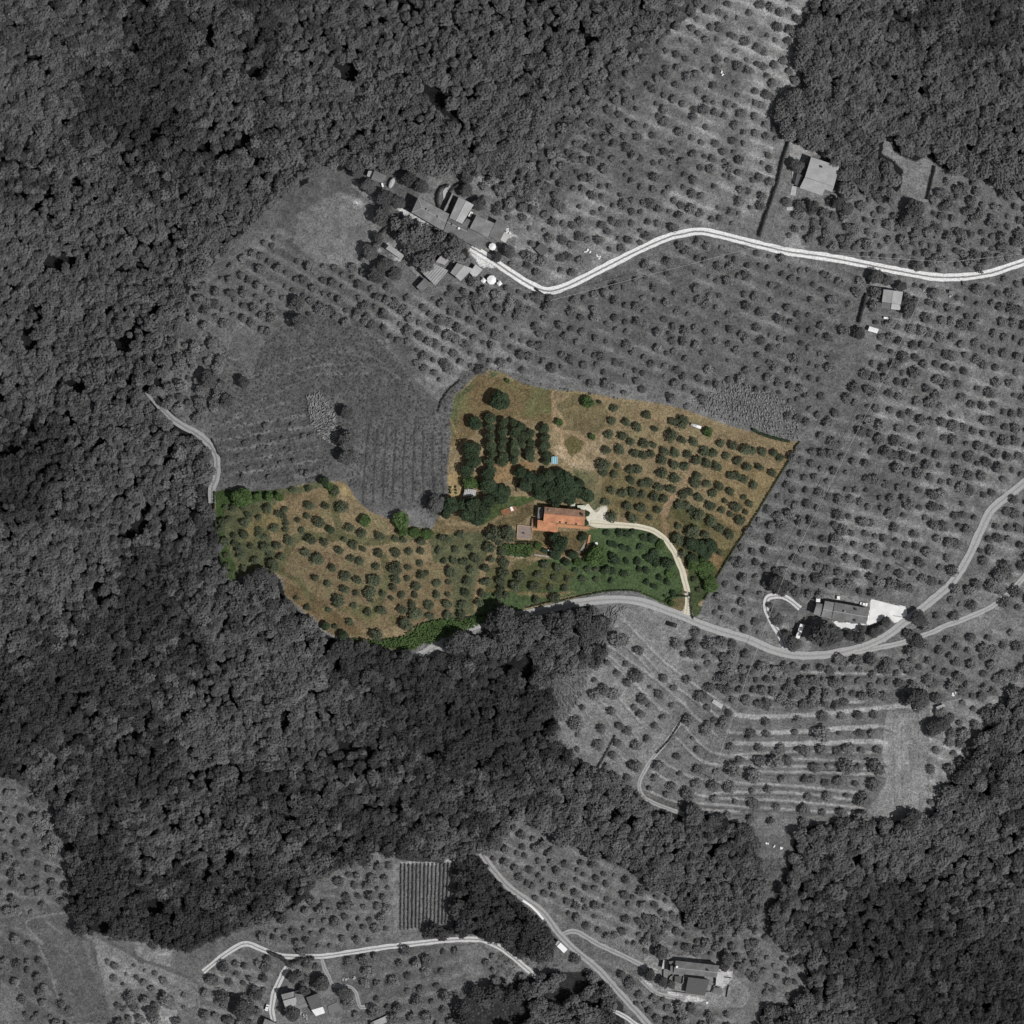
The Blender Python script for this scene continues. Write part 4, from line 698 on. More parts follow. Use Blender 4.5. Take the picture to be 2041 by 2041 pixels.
for i, (x, y, r) in enumerate(sorted(thicket)): tree('oak_tree', 'oak', T('A', [(x, y)])[0], r * .98, 'tall dark oak, %s from the left in the wood behind the orange-roofed house' % ORD[i], 'oak tree', 'oaks behind the house', .95)
th2 = [(595, 1190, 3), (600, 1290, 3.8), (690, 1350, 3.4), (760, 1350, 3), (730, 1420, 3), (450, 1470, 4.4), (540, 1530, 4.2), (400, 1570, 3.8), (490, 1620, 3.4), (230, 1480, 3.6), (190, 1560, 3), (350, 1480, 3.2), (600, 1450, 3.2)]
for i, (x, y, r) in enumerate(sorted(th2)): tree('oak_tree', 'oak', T('A', [(x, y)])[0], r * .98, 'tall dark tree, %s from the left in the clump around the grey corrugated shed' % ORD[i], 'oak tree', 'trees around the grey shed', .95)

# ---- instanced stuff through geometry nodes (woods, far groves, scrub)
def unlinked_collection(name, meshes):
    c = bpy.data.collections.new(name)
    for i, m_ in enumerate(meshes): o = bpy.data.objects.new(name + '_piece', m_); c.objects.link(o)
    return c
def scatter(name, pts, coll, label, cat):
    """pts: (x, y, z, rot, sx, sz, variant)"""
    a = np.array(pts, float); me = bpy.data.meshes.new(name); me.vertices.add(len(a)); me.vertices.foreach_set('co', a[:, :3].ravel())
    ar = me.attributes.new('rot', 'FLOAT_VECTOR', 'POINT'); ar.data.foreach_set('vector', np.stack([a[:, 3] * 0, a[:, 3] * 0, a[:, 3]], 1).astype(np.float32).ravel())
    as_ = me.attributes.new('scl', 'FLOAT_VECTOR', 'POINT'); as_.data.foreach_set('vector', np.stack([a[:, 4], a[:, 4], a[:, 5]], 1).astype(np.float32).ravel())
    av = me.attributes.new('variant', 'INT', 'POINT'); av.data.foreach_set('value', a[:, 6].astype(np.int32))
    o = bpy.data.objects.new(name, me); COL.objects.link(o); tag(o, label, cat, kind='stuff')
    g = bpy.data.node_groups.new(name + '_scatter', 'GeometryNodeTree'); g.interface.new_socket('Geometry', in_out='INPUT', socket_type='NodeSocketGeometry'); g.interface.new_socket('Geometry', in_out='OUTPUT', socket_type='NodeSocketGeometry')
    N_ = g.nodes; i_ = N_.new('NodeGroupInput'); o_ = N_.new('NodeGroupOutput'); ip = N_.new('GeometryNodeInstanceOnPoints'); ci = N_.new('GeometryNodeCollectionInfo')
    ci.inputs['Collection'].default_value = coll; ci.inputs['Separate Children'].default_value = True; ci.inputs['Reset Children'].default_value = True; ip.inputs['Pick Instance'].default_value = True
    def na(nm, ty): q = N_.new('GeometryNodeInputNamedAttribute'); q.data_type = ty; q.inputs[0].default_value = nm; return q.outputs['Attribute']
    K = g.links.new; K(i_.outputs[0], ip.inputs['Points']); K(ci.outputs[0], ip.inputs['Instance']); K(na('variant', 'INT'), ip.inputs['Instance Index']); K(na('rot', 'FLOAT_VECTOR'), ip.inputs['Rotation']); K(na('scl', 'FLOAT_VECTOR'), ip.inputs['Scale']); K(ip.outputs[0], o_.inputs[0])
    md = o.modifiers.new('scatter', 'NODES'); md.node_group = g
    return o
def spots(L, h, scale, var, seed, hv=(.85, 1.2)):
    rs = np.random.RandomState(seed); w = W2(L, h); out = []
    for p, q in zip(w, L):
        f = q[2] if len(q) > 2 else 1.0; s = scale * f * rs.uniform(.58, 1.35); out.append((p[0], p[1], p[2], rs.uniform(0, 6.28), s, s * rs.uniform(*hv), rs.randint(var)))
    return out
wood_meshes = []
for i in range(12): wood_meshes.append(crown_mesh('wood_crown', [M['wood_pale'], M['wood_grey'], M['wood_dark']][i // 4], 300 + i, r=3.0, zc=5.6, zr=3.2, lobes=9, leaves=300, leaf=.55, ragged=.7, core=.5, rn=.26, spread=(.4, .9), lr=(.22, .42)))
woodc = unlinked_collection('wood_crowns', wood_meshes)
def PXu(w): f = D / (D - w[:, 2]); return 1020.5 + w[:, 0] * f / S, 1020.5 - w[:, 1] * f / S
def wood(name, poly, label, sp, seed, holes=.0, scale=1.0, drop=.17, tone=0.0):
    L = lattice(poly, 17, sp / S, sp / S * .88, .42, drop, seed); w = W2(L); rs = np.random.RandomState(seed)
    hol = fbm(w[:, 0], w[:, 1], 13, 60 + seed, 3); tall = fbm(w[:, 0], w[:, 1], 18, 90 + seed); slope_shade = fbm(w[:, 0], w[:, 1], 55, 190 + seed, 3) + .10 * np.clip((w[:, 1] - .55 * w[:, 0] - 60) / 120, 0, 1) - .05 * np.clip((-w[:, 1] - 30) / 60, 0, 1) * (w[:, 0] < 60) + .30 * np.clip(1 - dline(PXu(w)[0], PXu(w)[1], P('O', '560,40 600,130 560,250 540,330 430,420 400,500')) / 28, 0, 1) * .5 + .15 * np.clip(1 - dline(PXu(w)[0], PXu(w)[1], P('O', '150,1640 140,1500 60,1400 40,1200')) / 30, 0, 1) + tone; pts = []
    for q, p, ho, ta, sd in zip(L, w, hol, tall, slope_shade):
        if ho < holes: continue
        s = scale * min(1.8, math.exp(rs.normal() * .26)) * (.7 + .6 * ta); zs = scale * rs.uniform(.75, 1.4) * (.75 + .6 * ta)
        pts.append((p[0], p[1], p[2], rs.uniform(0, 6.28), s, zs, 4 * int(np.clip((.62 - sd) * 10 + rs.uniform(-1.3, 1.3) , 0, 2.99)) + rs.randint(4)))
    return scatter(name, pts, woodc, label, 'wood')
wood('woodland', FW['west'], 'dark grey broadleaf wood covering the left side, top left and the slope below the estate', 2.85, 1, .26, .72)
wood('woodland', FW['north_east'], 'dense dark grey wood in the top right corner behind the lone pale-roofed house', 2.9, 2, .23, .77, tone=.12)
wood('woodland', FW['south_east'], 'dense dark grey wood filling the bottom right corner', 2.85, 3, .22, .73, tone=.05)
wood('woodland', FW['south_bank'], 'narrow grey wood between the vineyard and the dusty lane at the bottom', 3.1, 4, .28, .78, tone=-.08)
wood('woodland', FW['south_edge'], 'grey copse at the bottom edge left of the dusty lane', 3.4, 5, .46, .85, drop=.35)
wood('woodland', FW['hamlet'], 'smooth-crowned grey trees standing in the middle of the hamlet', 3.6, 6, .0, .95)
# blocks for buildings
for t, s in (('G1', '560,340 650,340 1160,560 1500,560 1600,760 1420,820 1260,880 860,690 560,510'), ('G1', '930,320 1060,330 1190,420 1080,620 930,560'), ('G1', '600,1220 740,1060 820,960 850,890 970,930 930,1040 820,1210 680,1280'), ('G1', '940,1080 1020,970 1180,980 1270,1040 1190,1140 1060,1170'),
             ('G1', '1230,1090 1470,1090 1470,1220 1230,1220'), ('G1', '1300,780 1420,780 1420,890 1300,890'), ('G1', '140,90 350,120 340,230 160,210'), ('G1', '330,160 440,160 440,280 330,280'), ('G1', '310,760 520,760 540,960 330,920'), ('G1', '1760,770 1910,780 1900,940 1760,930'), ('G1', '0,0 330,0 330,30 100,60 0,170 300,400 240,450 400,720 230,840 100,960 -700,960 -700,300'), ('G1', '820,200 1050,200 1050,340 860,460'),
             ('G2', '200,120 560,220 700,480 720,520 650,700 600,860 460,800 180,720 280,260'), ('G3', '560,210 1330,230 1300,520 1200,600 680,480 600,430'), ('G3', '450,480 640,540 620,720 450,690'), ('G4', '280,400 520,400 1280,510 1480,640 1480,1060 1000,1080 460,960 300,900'), ('G4', '1380,860 1720,880 1720,1030 1380,1060'),
             ('G5', '440,440 760,420 1020,460 1040,760 760,830 540,740'), ('G5', '260,780 460,860 400,960 200,900'), ('G5', '1030,620 1240,600 1240,700 1050,730'), ('G5', '1500,820 1800,730 1850,900 1500,900'), ('G6', '370,230 780,300 730,600 370,560'), ('G6', '200,800 400,850 380,950 200,920'), ('G6', '1020,240 1220,260 1200,350 1020,350'), ('G6', '1400,280 1560,290 1500,480 1380,480'), ('G6', '260,440 350,560 290,560'), ('G6', '430,660 700,660 690,740 430,740'),
             ('F2', '1200,1450 1290,1450 1300,1540 1220,1530'), ('F2', '1000,1210 1160,1350 1120,1360'), ('D', '1660,830 1780,830 1780,900 1660,900'), ('E2', '1380,1400 1480,1400 1480,1480 1380,1480'), ('E3', '200,400 260,400 260,440 200,440'), ('F4', '1620,650 1810,650 1812,1160 1600,1180 1600,900'), ('F4', '760,580 830,580 840,640 780,640'), ('O', '560,380 700,380 715,460 690,500 600,500 550,450')):
    block(P(t, s))
olm = [crown_mesh('olive_crown', M['leaf_grey'], 400 + i, r=2.2, zc=2.2, zr=1.25, lobes=9, leaves=300, leaf=.36, core=.5, spread=(.5, .88), lr=(.22, .42), ragged=.45, rn=.3) for i in range(12)]
olc = unlinked_collection('olive_crowns', olm)
allo = []
for k, (poly, a, du, dv, r, j, dr) in enumerate(GR): allo += spots(lattice(poly, a, du, dv, j, dr, 70 + k), 2.2, r * .88 / 2.2, 12, 500 + k)
ex = PS('F3', '800,197 905,195b 1000,190 1090,188 660,212s 480,225s 395,297 480,298s 640,285s 795,298b 890,290s 1015,290 1080,292 435,375s 560,378 655,380 705,392 795,385 880,392b 940,382 1020,388 1110,385 330,440 440,452 530,455b 600,450 750,485 825,475 935,488b 1000,492b 1105,488b 415,535b 570,548 700,555b 740,555 815,570 890,565b 985,575 1085,580b 85,580 180,592 270,602 400,618 490,608b 40,635 185,665 305,682s 410,690 540,710 715,650s 825,645 930,645s 1030,670b 265,755 390,775b 510,795 690,725 800,742s 905,742b 690,792 1025,770b 90,495 200,512 290,495b 90,385 280,370 60,320s 150,245 230,240')
ex += PS('F4', '350,310 420,355 270,415s 360,420 410,475b 540,490 320,465 365,510 475,530s 590,535 520,570 655,492b 580,620s 440,590 470,620s 400,632 430,662 540,682b 500,720s 330,720b 365,742 240,732 120,712b 130,762 465,782 410,817b 320,800 225,810 125,830 295,862b 400,915 270,915s 370,970s 605,867 520,910 620,950 500,970s 705,930 585,1010 700,1000 475,1020s 555,1050 660,1050 785,1070 640,1097s 210,500 250,540 210,570 300,570 290,650 150,630 660,690 740,740 700,830 310,300b 680,330 840,480b')
allo += spots([p for p in ex], 2.2, .95, 12, 999)
scatter('olive_grove', allo, olc, 'hundreds of grey olive trees in rows on the terraces around the coloured estate', 'olive grove')
# scrub and bramble ground cover
scm = [crown_mesh('scrub_clump', M['scrub'], 600 + i, r=1.0, zc=.3, zr=.35, lobes=5, leaves=60, leaf=.24, core=.5, ragged=.9) for i in range(4)]
scc = unlinked_collection('scrub_clumps', scm)
SCR = [(P('O', '560,600 640,590 720,640 760,690 790,740 700,760 650,840 600,910 420,915 405,880 390,790 480,700 500,640'), 9), (P('O', '680,830 700,760 790,740 835,790 848,900 825,985 780,955 660,925 650,860'), 9),
       (P('O', '980,350 1080,220 1180,90 1250,40 1280,40 1170,200 1080,330 1010,420'), 12), (P('F3', '420,1000 560,1000 600,1050 500,1380 440,1380 480,1180'), 10), (P('O', '900,680 1000,720 1100,740 1300,775 1290,790 1100,750 960,705 890,705 850,780 850,900 840,880 835,760'), 10),
       (P('O', '290,640 400,620 470,700 390,790 350,800 310,760'), 12), (P('F1', '200,600 300,700 340,900 240,900 160,700'), 11), (P('F2', '1000,1500 1200,1560 1300,1640 1000,1700 880,1740 860,1560'), 13), (P('F2', '640,1740 900,1740 1100,1700 1000,1932 640,1932'), 14)]
sp_ = []
for k, (poly, d_) in enumerate(SCR): sp_ += [q_ for q_ in spots(lattice(poly, 20, d_ * .62, d_ * .56, .5, .5 if k < 2 else .2, 800 + k), .25, .52, 4, 850 + k)]
scatter('scrub', sp_, scc, 'low grey bramble scrub covering the abandoned fields left and above the estate', 'scrub')
gsm = [crown_mesh('hedge_clump', M['bright'], 650 + i, r=1.0, zc=.5, zr=.7, lobes=5, leaves=90, leaf=.24, core=.8) for i in range(4)]

# laid-over cane thickets
def canes(label, poly, step, cx, cy, twist, m, seed):
    rs = np.random.RandomState(seed); L = lattice(poly, 10, step, step, .5, .1, seed); w = W2(L); mb = MB()
    for (u, v), (x, y, z) in zip(L, w):
        a = math.atan2(-(v - cy), u - cx) + twist + rs.uniform(-.5, .5); l = rs.uniform(.9, 2.1); t = rs.uniform(.10, .2); h = rs.uniform(.5, 1.3); ca, sa = math.cos(a), math.sin(a)
        p0 = (x - ca * l * .5, y - sa * l * .5, z + .1); p1 = (x, y, z + h); p2 = (x + ca * l, y + sa * l, z + h * .7)
        V = [(p0[0] - sa * t, p0[1] + ca * t, p0[2]), (p0[0] + sa * t, p0[1] - ca * t, p0[2]), (p1[0] + sa * t * 1.6, p1[1] - ca * t * 1.6, p1[2]), (p1[0] - sa * t * 1.6, p1[1] + ca * t * 1.6, p1[2]), (p2[0], p2[1], p2[2]), (x, y, z + h * .6)]
        mb.add(V, [(0, 1, 2, 3), (3, 2, 4), (0, 5, 1), (5, 4, 2)])
    tag(mb.build('cane_thicket', m), label, 'canes', kind='stuff')
canes('swirled pale grey cane thicket above the top right border of the estate', P('B', '760,200 900,150 1060,30 1200,50 1400,130 1560,200 1680,330 1690,540 1500,510 1300,440 1050,370 850,300'), 5.2, 1640, 700, 1.2, M['cane'], 1)
canes('fan of pale laid-over canes in the abandoned field left of the estate', P('F5', '1000,690 1080,670 1150,760 1190,880 1180,1000 1110,960 1020,860'), 3.2, 600, 850, .3, M['cane'], 2)
canes('pale cane clump beside the dark trees under the lane', P('F4', '280,140 360,150 300,230 230,320 200,300 240,200'), 4, 1150, 1330, 0, M['cane'], 3)
canes('long pale cane bed left of the lower terraces', P('F4', '40,470 180,460 160,560 90,660 20,720 0,640 0,500'), 4, 1040, 1500, 1.3, M['scrub'], 4)
canes('pale laid-over canes at the lower edge of the left wood', P('F1', '180,760 320,800 350,960 290,1000 220,880'), 3.6, 180, 1600, .2, M['cane'], 5)
canes('small pale cane clump at the head of the bottom grove', P('F2', '1100,770 1200,780 1230,830 1160,850') , 3.4, 1100, 1700, .2, M['cane'], 6)
canes('fan of pale canes below the narrow path head at the bottom', P('F2', '870,880 960,830 940,920 890,960') , 3.4, 960, 1650, .2, M['cane'], 7)

# ---- grey single trees one can tell apart
gsp = [('A', '90,1470', 3.8, 'large grey tree against the left side of the estate beside the corrugated shed'), ('E3', '1320,1180', 4.2, 'big grey tree at the lower corner of the mown clearing'), ('E3', '1270,1250', 3.2, 'grey tree below the corner tree of the clearing'),
       ('G3', '790,640', 6.6, 'huge round-crowned grey tree in front of the long farmhouse'), ('G3', '920,640', 3.6, 'grey tree merging with the right side of the huge farmhouse tree'), ('G3', '1080,640', 2.8, 'small dark tree under the white yard'), ('G3', '1170,670', 3.2, 'grey tree between the white yard and the lane'),
       ('G3', '1210,575', 1.8, 'dark pointed shrub at the tip of the yard hedge'), ('G3', '1340,615', 2.6, 'large bushy tree below the yard hedge'), ('G3', '1385,580', 2.2, 'tree in the middle of the yard hedge'), ('G3', '1470,500', 2.4, 'tree at the right end of the yard hedge'), ('G3', '1820,450', 3.4, 'round tree across the lane from the white yard'), ('G3', '1810,700', 3.0, 'round tree between the two forking lanes'),
       ('G3', '300,95', 4.2, 'large grey tree above the loop track'), ('G3', '380,650', 2.4, 'dark tree left of the white-roofed shed'), ('G3', '450,740', 3.6, 'broad tree at the foot of the loop track'), ('F4', '1765,590', 5.0, 'huge dark tree at the upper right corner of the terraces'),
       ('F3', '1430,260', 3.6, 'grey tree right of the mown strip, just below the small hut'), ('F3', '1480,240', 3.2, 'tree right of the twin below the small hut'), ('F3', '1300,790', 5.0, 'dark tree at the bottom end of the mown strip'), ('F3', '70,740', 4.2, 'dark tree at the edge of the wood below the terraces'),
       ('F5', '950,125', 3.0, 'dark lone tree in the grove left of the hamlet'), ('F5', '965,250', 4.2, 'large dark lone tree below the dark one in the grove left of the hamlet'), ('F5', '520,720', 3.2, 'dark tree at the end of the diagonal earth track'), ('F5', '620,610', 3.0, 'dark tree beside the diagonal earth track'), ('F5', '1240,790', 2.8, 'dark tree at the head of the tilled field'), ('F5', '410,590', 3.8, 'dark tree above the bend of the left dirt track'),
       ('F5', '1240,960', 4.4, 'big soft grey tree at the left edge of the tilled field'), ('F5', '1250,1060', 4.2, 'soft grey tree below the big one at the left edge of the tilled field'), ('G1', '310,540', 4.2, 'large dark round tree at the left end of the hamlet'), ('G1', '330,370', 3.6, 'grey tree above the left end of the long hamlet roof'), ('G1', '450,400', 3.4, 'grey tree touching the left end of the long hamlet roof'),
       ('G1', '680,250', 3.6, 'broad smooth tree above the long hamlet roof'), ('G1', '170,250', 3.2, 'dark tree below the small ruined yard'), ('G1', '560,180', 3.4, 'dark tree right of the oval tank'), ('G1', '60,110', 3.0, 'dark tree left of the small ruined yard'), ('G1', '560,810', 3.4, 'very dark tree right of the pale rubble'), ('G1', '330,1000', 3.8, 'dark tree below the pale rubble, left one'), ('G1', '430,1090', 3.0, 'grey tree between the pale rubble and the striped barn'),
       ('G1', '250,1100', 3.6, 'dark tree left below the pale rubble'), ('G1', '180,880', 3.6, 'dark shrub on the border of the meadow by the hamlet'), ('G1', '260,750', 2.4, 'small tree at the edge of the meadow by the hamlet'), ('G1', '1400,930', 2.4, 'small dark tree on the upper side of the track leaving the hamlet'), ('G1', '1520,880', 3.2, 'grey tree below the pale-roofed hut of the hamlet'), ('G1', '1110,290', 3.2, 'grey tree north of the tall barn'), ('G1', '1230,420', 3.0, 'grey tree on the right side of the tall barn'), ('G1', '1120,180', 2.8, 'round tree at the head of the curved hedge'),
       ('G1', '1450,110', 3.2, 'round grey tree above the pale ground north of the hamlet'), ('G2', '260,380', 3.4, 'grey tree on the left side of the pale-roofed house'), ('G2', '700,780', 2.8, 'round tree in front of the pale-roofed house, left one'), ('G2', '800,840', 3.0, 'round tree in front of the pale-roofed house, right one'), ('G2', '430,820', 3.0, 'grey tree below the lawn of the pale-roofed house'), ('G2', '790,690', 2.4, 'dark shrub by the lawn path of the pale-roofed house'),
       ('F1', '1380,1860', 5.2, 'huge dark tree left of the bottom farm track'), ('G5', '620,720', 3.6, 'dark tree below the chequered roof'), ('G5', '620,290', 2.6, 'round tree between the track and the chequered roof'), ('G5', '970,370', 3.4, 'round tree above the dark-roofed house'), ('G5', '1250,480', 3.2, 'round tree inside the bend of the small path'), ('G5', '760,480', 2.8, 'bush between the chequered and the dark roof'), ('G5', '200,500', 2.6, 'dark bush left of the bottom farm track'),
       ('G4', '1375,420', 2.8, 'dark round tree above the right end of the villa roof'), ('G4', '1320,550', 2.4, 'dark tree touching the right end of the villa roof'), ('G4', '300,310', 3.4, 'spreading tree above the left end of the villa'), ('G4', '470,830', 2.0, 'small round tree in the villa courtyard'), ('G4', '330,780', 2.2, 'small tree at the left terrace of the villa'), ('G4', '110,660', 3.0, 'tree left of the villa terrace'),
       ('G6', '840,560', 3.4, 'grey tree at the lower right corner of the square-roofed house'), ('G6', '780,480', 2.6, 'grey tree touching the right side of the square-roofed house'), ('G6', '720,230', 2.4, 'dark bush at the upper right corner of the square-roofed house'), ('G6', '350,90', 3.0, 'grey tree at the upper end of the hedge by the square-roofed house'), ('G6', '520,140', 2.4, 'grey tree above the square-roofed house'), ('G6', '90,920', 3.0, 'dark tree left of the white canopy'),
       ('C', '460,960', 4.0, 'grey wood-edge tree, left one of the row shading the lower left grove'), ('C', '540,990', 3.6, 'grey wood-edge tree, right one of the row shading the lower left grove'), ('C', '380,1010', 3.8, 'grey wood-edge tree at the far left of the row shading the lower left grove')]
big = [(470, 815, 4.6), (545, 790, 5.4), (610, 850, 5.4), (690, 840, 5.0), (760, 870, 5.0), (885, 800, 4.2), (950, 850, 5.2), (1010, 780, 4.8), (1080, 770, 4.8), (1120, 850, 5.0), (1210, 850, 4.4), (540, 900, 5.4), (250, 945, 4.6), (190, 985, 4.4), (330, 985, 4.4)]
for i, (x, y, r) in enumerate(sorted(big)): tree('broadleaf_tree', 'dark_grey', T('D', [(x, y + (38 if 840 < x < 1150 else 20))])[0], r, 'large dark grey tree, %s from left of those leaning over the estate lane' % ORD[i], 'tree', 'big trees leaning over the lane', 1.25)
for t, s, r, lb in gsp: tree('broadleaf_tree' if r > 2.5 else 'bush', 'dark_grey', P(t, s)[0], r, lb, 'tree' if r > 2.5 else 'bush', None, .9)

# ------------------------------------------------------------------ BUILDINGS
def lerp(a, b, t): return a + (b - a) * t
class House:
    def __init__(s, t, centre, name, label, cat='house', group=None):
        s.t = t; c = w1(P(t, centre)[0]); s.o = np.array(c); s.e = empty(name, tuple(c), label, cat, group)
    def block(s, cs, eave=5.2, rise=1.3, roof='gable', rm='tile_grey', wm='stone', ridge=.5, over=.35, win=True, hip=(0, 0), ribs=0, rm2=None):
        """cs: four roof corners in tile pixels; c0-c1 and c3-c2 run along the ridge"""
        px = P(s.t, cs); g = W2(px); zb = g[:, 2].min(); ze = g[:, 2].max() + eave
        q = []
        for p in px:
            k = (D - ze) / D; q.append(np.array([(p[0] - 1020.5) * S * k, -(p[1] - 1020.5) * S * k]))
        c0, c1, c2, c3 = [np.array([a[0], a[1]]) - s.o[:2] for a in q]; zb -= s.o[2] + .6; ze -= s.o[2]
        cen = (c0 + c1 + c2 + c3) / 4; L = (np.linalg.norm(c1 - c0) + np.linalg.norm(c2 - c3)) / 2; Wd = (np.linalg.norm(c3 - c0) + np.linalg.norm(c2 - c1)) / 2
        ku = max(.5, 1 - 2 * over / L); kv = max(.5, 1 - 2 * over / Wd)
        def B(u, v): return (c0 * (1 - u) * (1 - v) + c1 * u * (1 - v) + c2 * u * v + c3 * (1 - u) * v)
        mu, mv = (1 - ku) / 2, (1 - kv) / 2
        w = [B(mu, mv), B(1 - mu, mv), B(1 - mu, 1 - mv), B(mu, 1 - mv)]
        def zroof(v):
            if roof in ('gable', 'hip'): return ze + rise * (v / ridge if v < ridge else (1 - v) / (1 - ridge))
            if roof == 'shed': return ze + rise * (1 - v)
            return ze
        # walls, with gable ends
        V = [(*p, zb) for p in w]; top = [zroof(mv), zroof(mv), zroof(1 - mv), zroof(1 - mv)]
        V += [(p[0], p[1], z - .06) for p, z in zip(w, top)]; F = [(0, 1, 5, 4), (2, 3, 7, 6), (1, 2, 6, 5), (3, 0, 4, 7)]
        if roof == 'gable' :
            a = B(mu, ridge); b = B(1 - mu, ridge); V += [(*a, zroof(ridge) - .08), (*b, zroof(ridge) - .08)]; F = [(0, 1, 5, 4), (2, 3, 7, 6), (1, 2, 6, 9, 5), (3, 0, 4, 8, 7)]
        F = [f[::-1] for f in F]
        F.append((4, 5, 6, 7)) if roof == 'flat' else None
        wall = mk('wall', V, F, M[wm], s.e)
        # roof slabs with thickness and UV in metres
        RV = []; RF = []; UV = []
        def slab(pts, th=.16):     # pts: list of (u, v, z)
            k = len(RV); n = len(pts); P3 = [np.array([*B(u, v), z]) for u, v, z in pts]
            for p in P3: RV.append(p)
            for p in P3: RV.append(p - np.array([0, 0, th]))
            fs = [tuple(range(k, k + n))[::-1], tuple(range(k + n, k + 2 * n))] + [(k + i, k + (i + 1) % n, k + n + (i + 1) % n, k + n + i) for i in range(n)]
            uvp = [(u * L, v * Wd) for u, v, z in pts] * 2
            for f in fs: RF.append(f); UV.extend(uvp[j - k] for j in f)
        if roof == 'gable':
            zr = zroof(ridge); slab([(0, 0, ze), (1, 0, ze), (1, ridge, zr), (0, ridge, zr)]); slab([(0, ridge, zr), (1, ridge, zr), (1, 1, ze), (0, 1, ze)])
        elif roof == 'hip':
            zr = ze + rise; h0 = hip[0]; h1 = 1 - hip[1]
            slab([(0, 0, ze), (1, 0, ze), (h1, ridge, zr), (h0, ridge, zr)]); slab([(h0, ridge, zr), (h1, ridge, zr), (1, 1, ze), (0, 1, ze)])
            if hip[0]: slab([(0, 1, ze), (0, 0, ze), (h0, ridge, zr)])
            if hip[1]: slab([(1, 0, ze), (1, 1, ze), (h1, ridge, zr)])
        elif roof == 'shed': slab([(0, 0, ze + rise), (1, 0, ze + rise), (1, 1, ze), (0, 1, ze)])
        else: slab([(0, 0, ze + .1), (1, 0, ze + .1), (1, 1, ze + .1), (0, 1, ze + .1)])
        ro = mk('roof', RV, RF, [M[rm], M[rm2 or rm]], s.e, uv=UV)
        if rm2:
            for f in ro.data.polygons[:6]: f.material_index = 1
        # ridge cap
        if roof in ('gable', 'hip') and L > 5:
            a, b = B(hip[0] if roof == 'hip' else 0, ridge), B(1 - hip[1] if roof == 'hip' else 1, ridge); zr = zroof(ridge) + .03
            mb = MB(); mb.cyl((*a, zr), (*b, zr), .13, .13, 6)
            if roof == 'hip' and hip[0]:
                for v in (0, 1): mb.cyl((*B(0, v), ze), (*a, zr), .11, .11, 6)
            mb.build('ridge_tiles', M['concrete' if rm in ('tile_grey', 'tile_mid') else rm], ro)
        if ribs:
            mb = MB()
            for i in range(ribs):
                u = (i + .5) / ribs
                for v0, v1 in (((0, ridge), (ridge, 1)) if roof == 'gable' else ((0, 1),)): mb.cyl((*B(u, v0), zroof(v0) + .02), (*B(u, v1), zroof(v1) + .02), .09, .09, 5)
            mb.build('battens', M['tile_mid'], ro)
        # windows and a door in the walls
        if win:
            for a, b in ((0, 1), (1, 2), (2, 3), (3, 0)):
                pa, pb = w[a], w[b]; d = pb - pa; l = np.linalg.norm(d)
                if l < 3.5: continue
                d = d / l; nrm = np.array([d[1], -d[0]])
                if np.dot(nrm, (pa + pb) / 2 - cen) < 0: nrm = -nrm
                nW = min(4, max(1, int(l / 4))); ang = math.atan2(d[1], d[0])
                for i in range(nW):
                    c = lerp(pa, pb, (i + .5) / nW); isdoor = (a == 2 and i == nW // 2); hh, ww = (2.1, 1.1) if isdoor else (1.2, .9)
                    gz = H(c[0] + s.o[0], c[1] + s.o[1]) - s.o[2]; zc = float(gz) + (1.05 if isdoor else min(1.7, eave * .6)); cw = (c[0] + nrm[0] * .04, c[1] + nrm[1] * .04, zc)
                    if isdoor: dr = MB().box(cw, (ww, .14, hh), ang).build('door', M['shutter'], s.e); MB().box((c[0] + nrm[0] * .14 + d[0] * .4, c[1] + nrm[1] * .14 + d[1] * .4, zc), (.05, .08, .16), ang).build('handle', M['grey'], dr)
                    else:
                        f = MB(); 
                        for du_, dz_, sw, sh in ((-.5, 0, .09, 1), (.5, 0, .09, 1), (0, .5, 1, .09), (0, -.5, 1, .09)): f.box((cw[0] + d[0] * du_ * ww, cw[1] + d[1] * du_ * ww, zc + dz_ * hh), (.09 if sw < 1 else ww + .02, .16 if sw < 1 else .13, .09 if sh < 1 else hh), ang)
                        fr = f.build('window', M['shutter'], s.e); MB().box((c[0] + nrm[0] * .03, c[1] + nrm[1] * .03, zc), (ww - .09, .05, hh - .09), ang).build('pane', M['glass'], fr)
        s.last = (B, zroof, ro, s.e); return s
    def chimney(s, u, v, w_=.6, h=1.1, cap='stone'):
        B, zr, ro, e = s.last; p = B(u, v); z = zr(v); mb = MB().box((*p, z + h / 2 - .2), (w_, w_, h + .4)); c = mb.build('chimney', M['stone'], ro)
        MB().box((*p, z + h + .1), (w_ + .25, w_ + .25, .12)).build('chimney_cap', M[cap], c); return s
    def skylight(s, u, v, m='dark'):
        B, zr, ro, e = s.last; p = B(u, v); MB().box((*p, zr(v) + .08), (1.0, .8, .12)).build('skylight', M[m], ro); return s
